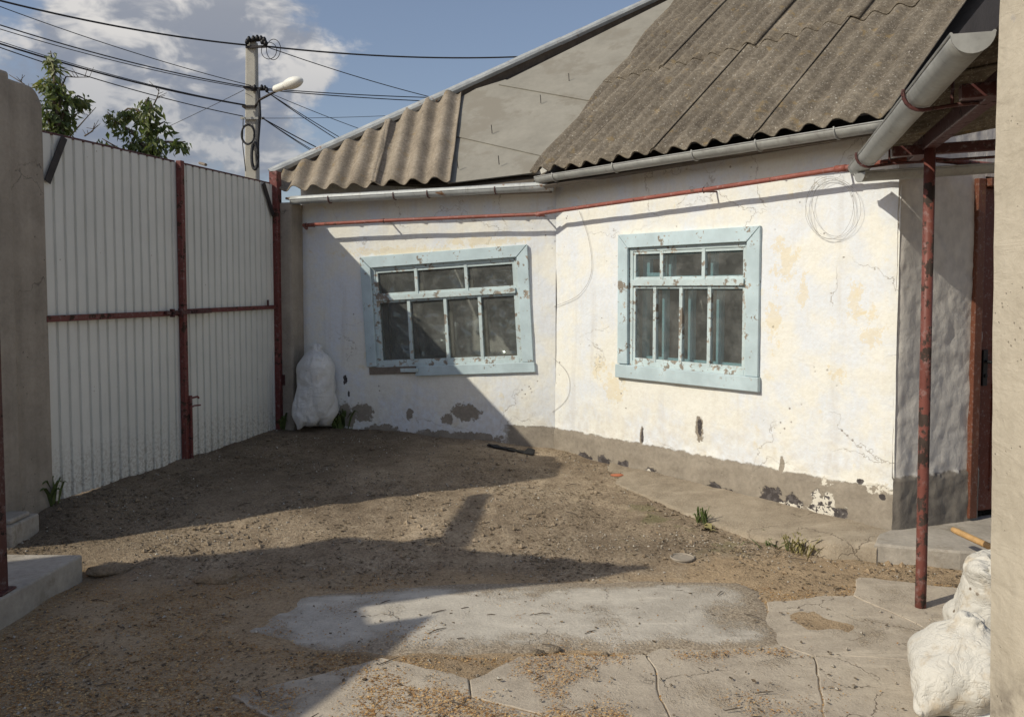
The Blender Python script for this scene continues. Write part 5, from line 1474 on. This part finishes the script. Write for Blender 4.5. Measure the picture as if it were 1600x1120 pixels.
def scatter(name, n_, dens, size, mat, label, cat, seed, lump=False, aspect=(.25, .7)):
    rn = random.Random(seed); m = MB(); c = 0; tries = 0
    while c < n_ and tries < n_*40:
        tries += 1
        Y = 2.75+5.3*rn.random()**1.6; X = rn.uniform(-.64, .62)*Y
        if rn.random() > dens(X, Y): continue
        P = V(X, Y, 0)
        if (P-B).dot(RN) < .03 and X > B.x-.4: continue
        if (P-L0).dot(LN) < .03: continue
        if (P-G0).dot(GN) < .02: continue
        if X < -2.36 and Y < 4.5: continue
        z0 = on_slab(X, Y); L = size[0]+(size[1]-size[0])*rn.random()**2; a_ = rn.uniform(0, 6.28); w = L*rn.uniform(*aspect)
        d = V(math.cos(a_), math.sin(a_), rn.uniform(-.25, .25)).normalized(); s_ = V(-math.sin(a_), math.cos(a_), rn.uniform(-.3, .3)).normalized()
        q = V(X, Y, z0+.0015+L*.10)
        if lump:
            h = L*rn.uniform(.3, .5)
            m.add([q+d*L*.5, q+s_*w*.6, q-d*L*.5, q-s_*w*.6, q+V(0, 0, h), q-V(0, 0, h)], [(0, 1, 4), (1, 2, 4), (2, 3, 4), (3, 0, 4), (1, 0, 5), (2, 1, 5), (3, 2, 5), (0, 3, 5)])
        else:
            m.add([q-d*L*.5, q+s_*w*.5+V(0, 0, .15*w), q+d*L*.5, q-s_*w*.5], [(0, 1, 2), (0, 2, 3)])
        c += 1
    o = m.build(name, mat, None, fix=False); return tag(o, label, cat, kind="stuff")


fe = [atZ(u, v, 0) for (u, v) in ((430, 1016), (600, 1030), (800, 1035), (1000, 1030), (1220, 1022))]
def d_edge(X, Y):
    best = 9
    for a_, b_ in zip(fe[:-1], fe[1:]):
        ab = (b_-a_).to_2d(); ap = Vector((X, Y))-a_.to_2d(); t = min(1, max(0, ap.dot(ab)/ab.dot(ab))); best = min(best, (ap-ab*t).length)
    return best


def dens_chip(X, Y):
    n_ = .5+.5*fbm(X*2.3+4, Y*2.3, 8, 3); n2_ = .5+.5*nz(X*7, Y*7, 3)
    q = sstep(n_+.25*n2_, .50, .80)*sstep(Y, 4.75, 3.4)*sstep(X-.35*(3.6-Y), 1.4, -.3)
    q = max(q, 1.0*sstep(d_edge(X, Y), .07, .01)*sstep(n2_, .3, .6))
    q = max(q, .9*sstep(n_, .28, .60)*sstep(Y, 4.7, 4.2)*sstep(X, -.2, -1.0))
    q = max(q, .85*sstep(n_, .42, .66)*sstep(Y, 4.1, 3.2)*sstep(X, .9, .1)*sstep(X, -1.2, -.4))
    big = slab_at(X, Y) == 2
    if big: q = max(q*.12, .5*sstep(n_+.2*n2_, .62, .85)*sstep(X, 0, -.9))
    if not big and X > .5:
        near = slab_at(X, Y) == 0
        if near and Y < 4.4: q = max(q, .8*sstep(n2_, .35, .6))
    return max(q, .004)


def dens_litter(X, Y):
    n_ = .5+.5*fbm(X*1.9+14, Y*1.9, 28, 3)
    q = .55*sstep(n_, .35, .75)*sstep(Y, 4.0, 4.8)
    q = max(q, .9*sstep(n_, .25, .6)*sstep(-.55*X+.30*Y, 2.5, 3.0))
    q = max(q, .10*sstep(Y, 4.4, 3.8)*sstep(X, .2, -1.0))
    if slab_at(X, Y): q *= .12
    return max(q, .012)


scatter("wood_chips", 66000, dens_chip, (.0035, .015), M_CHIP, "scattered orange brown wood chips and husks on the near concrete", "wood chips", 1)
scatter("dry_litter", 17000, dens_litter, (.005, .030), M_DRYLEAF, "dark dry leaf litter strewn over the earth before the gate", "leaf litter", 2)
scatter("pebbles", 3600, lambda X, Y: (.012 if slab_at(X, Y) else .10)+.6*sstep(.5+.5*nz(X*1.7, Y*1.7, 40), .45, .7)*sstep(Y, 4.2, 4.9), (.006, .022), M_PEB, "small pebbles and crumbs of plaster scattered over the bare earth", "pebbles", 3, True, (.5, .9))
scatter("earth_clods", 420, lambda X, Y: 0 if slab_at(X, Y) else .05+.9*sstep(Y, 4.3, 4.8)*sstep(.5+.5*nz(X*1.4+7, Y*1.4, 4), .45, .65), (.02, .055), M_GROUND, "crumbled clods of earth lying over the yard", "clods", 6, True, (.6, 1.0))
# twigs
rn = random.Random(44); m = MB()
for k in range(70):
    Y = 2.9+3.6*rn.random()**1.3; X = rn.uniform(-.55, .35)*Y
    if X < -2.3 and Y < 4.6: continue
    z0 = on_slab(X, Y)+.004; a_ = rn.gauss(.1, .8); L = rn.uniform(.02, .11); d = V(math.cos(a_), math.sin(a_), rn.uniform(0, .08))
    m.tube([V(X, Y, z0), V(X, Y, z0)+d*L*.5+V(0, 0, rn.uniform(0, .006)), V(X, Y, z0)+d*L], [.002, .0028, .0014], 4)
tag(m.build("twigs", M_BARK, None), "loose dark twigs strewn over the concrete and earth", "twigs", kind="stuff")
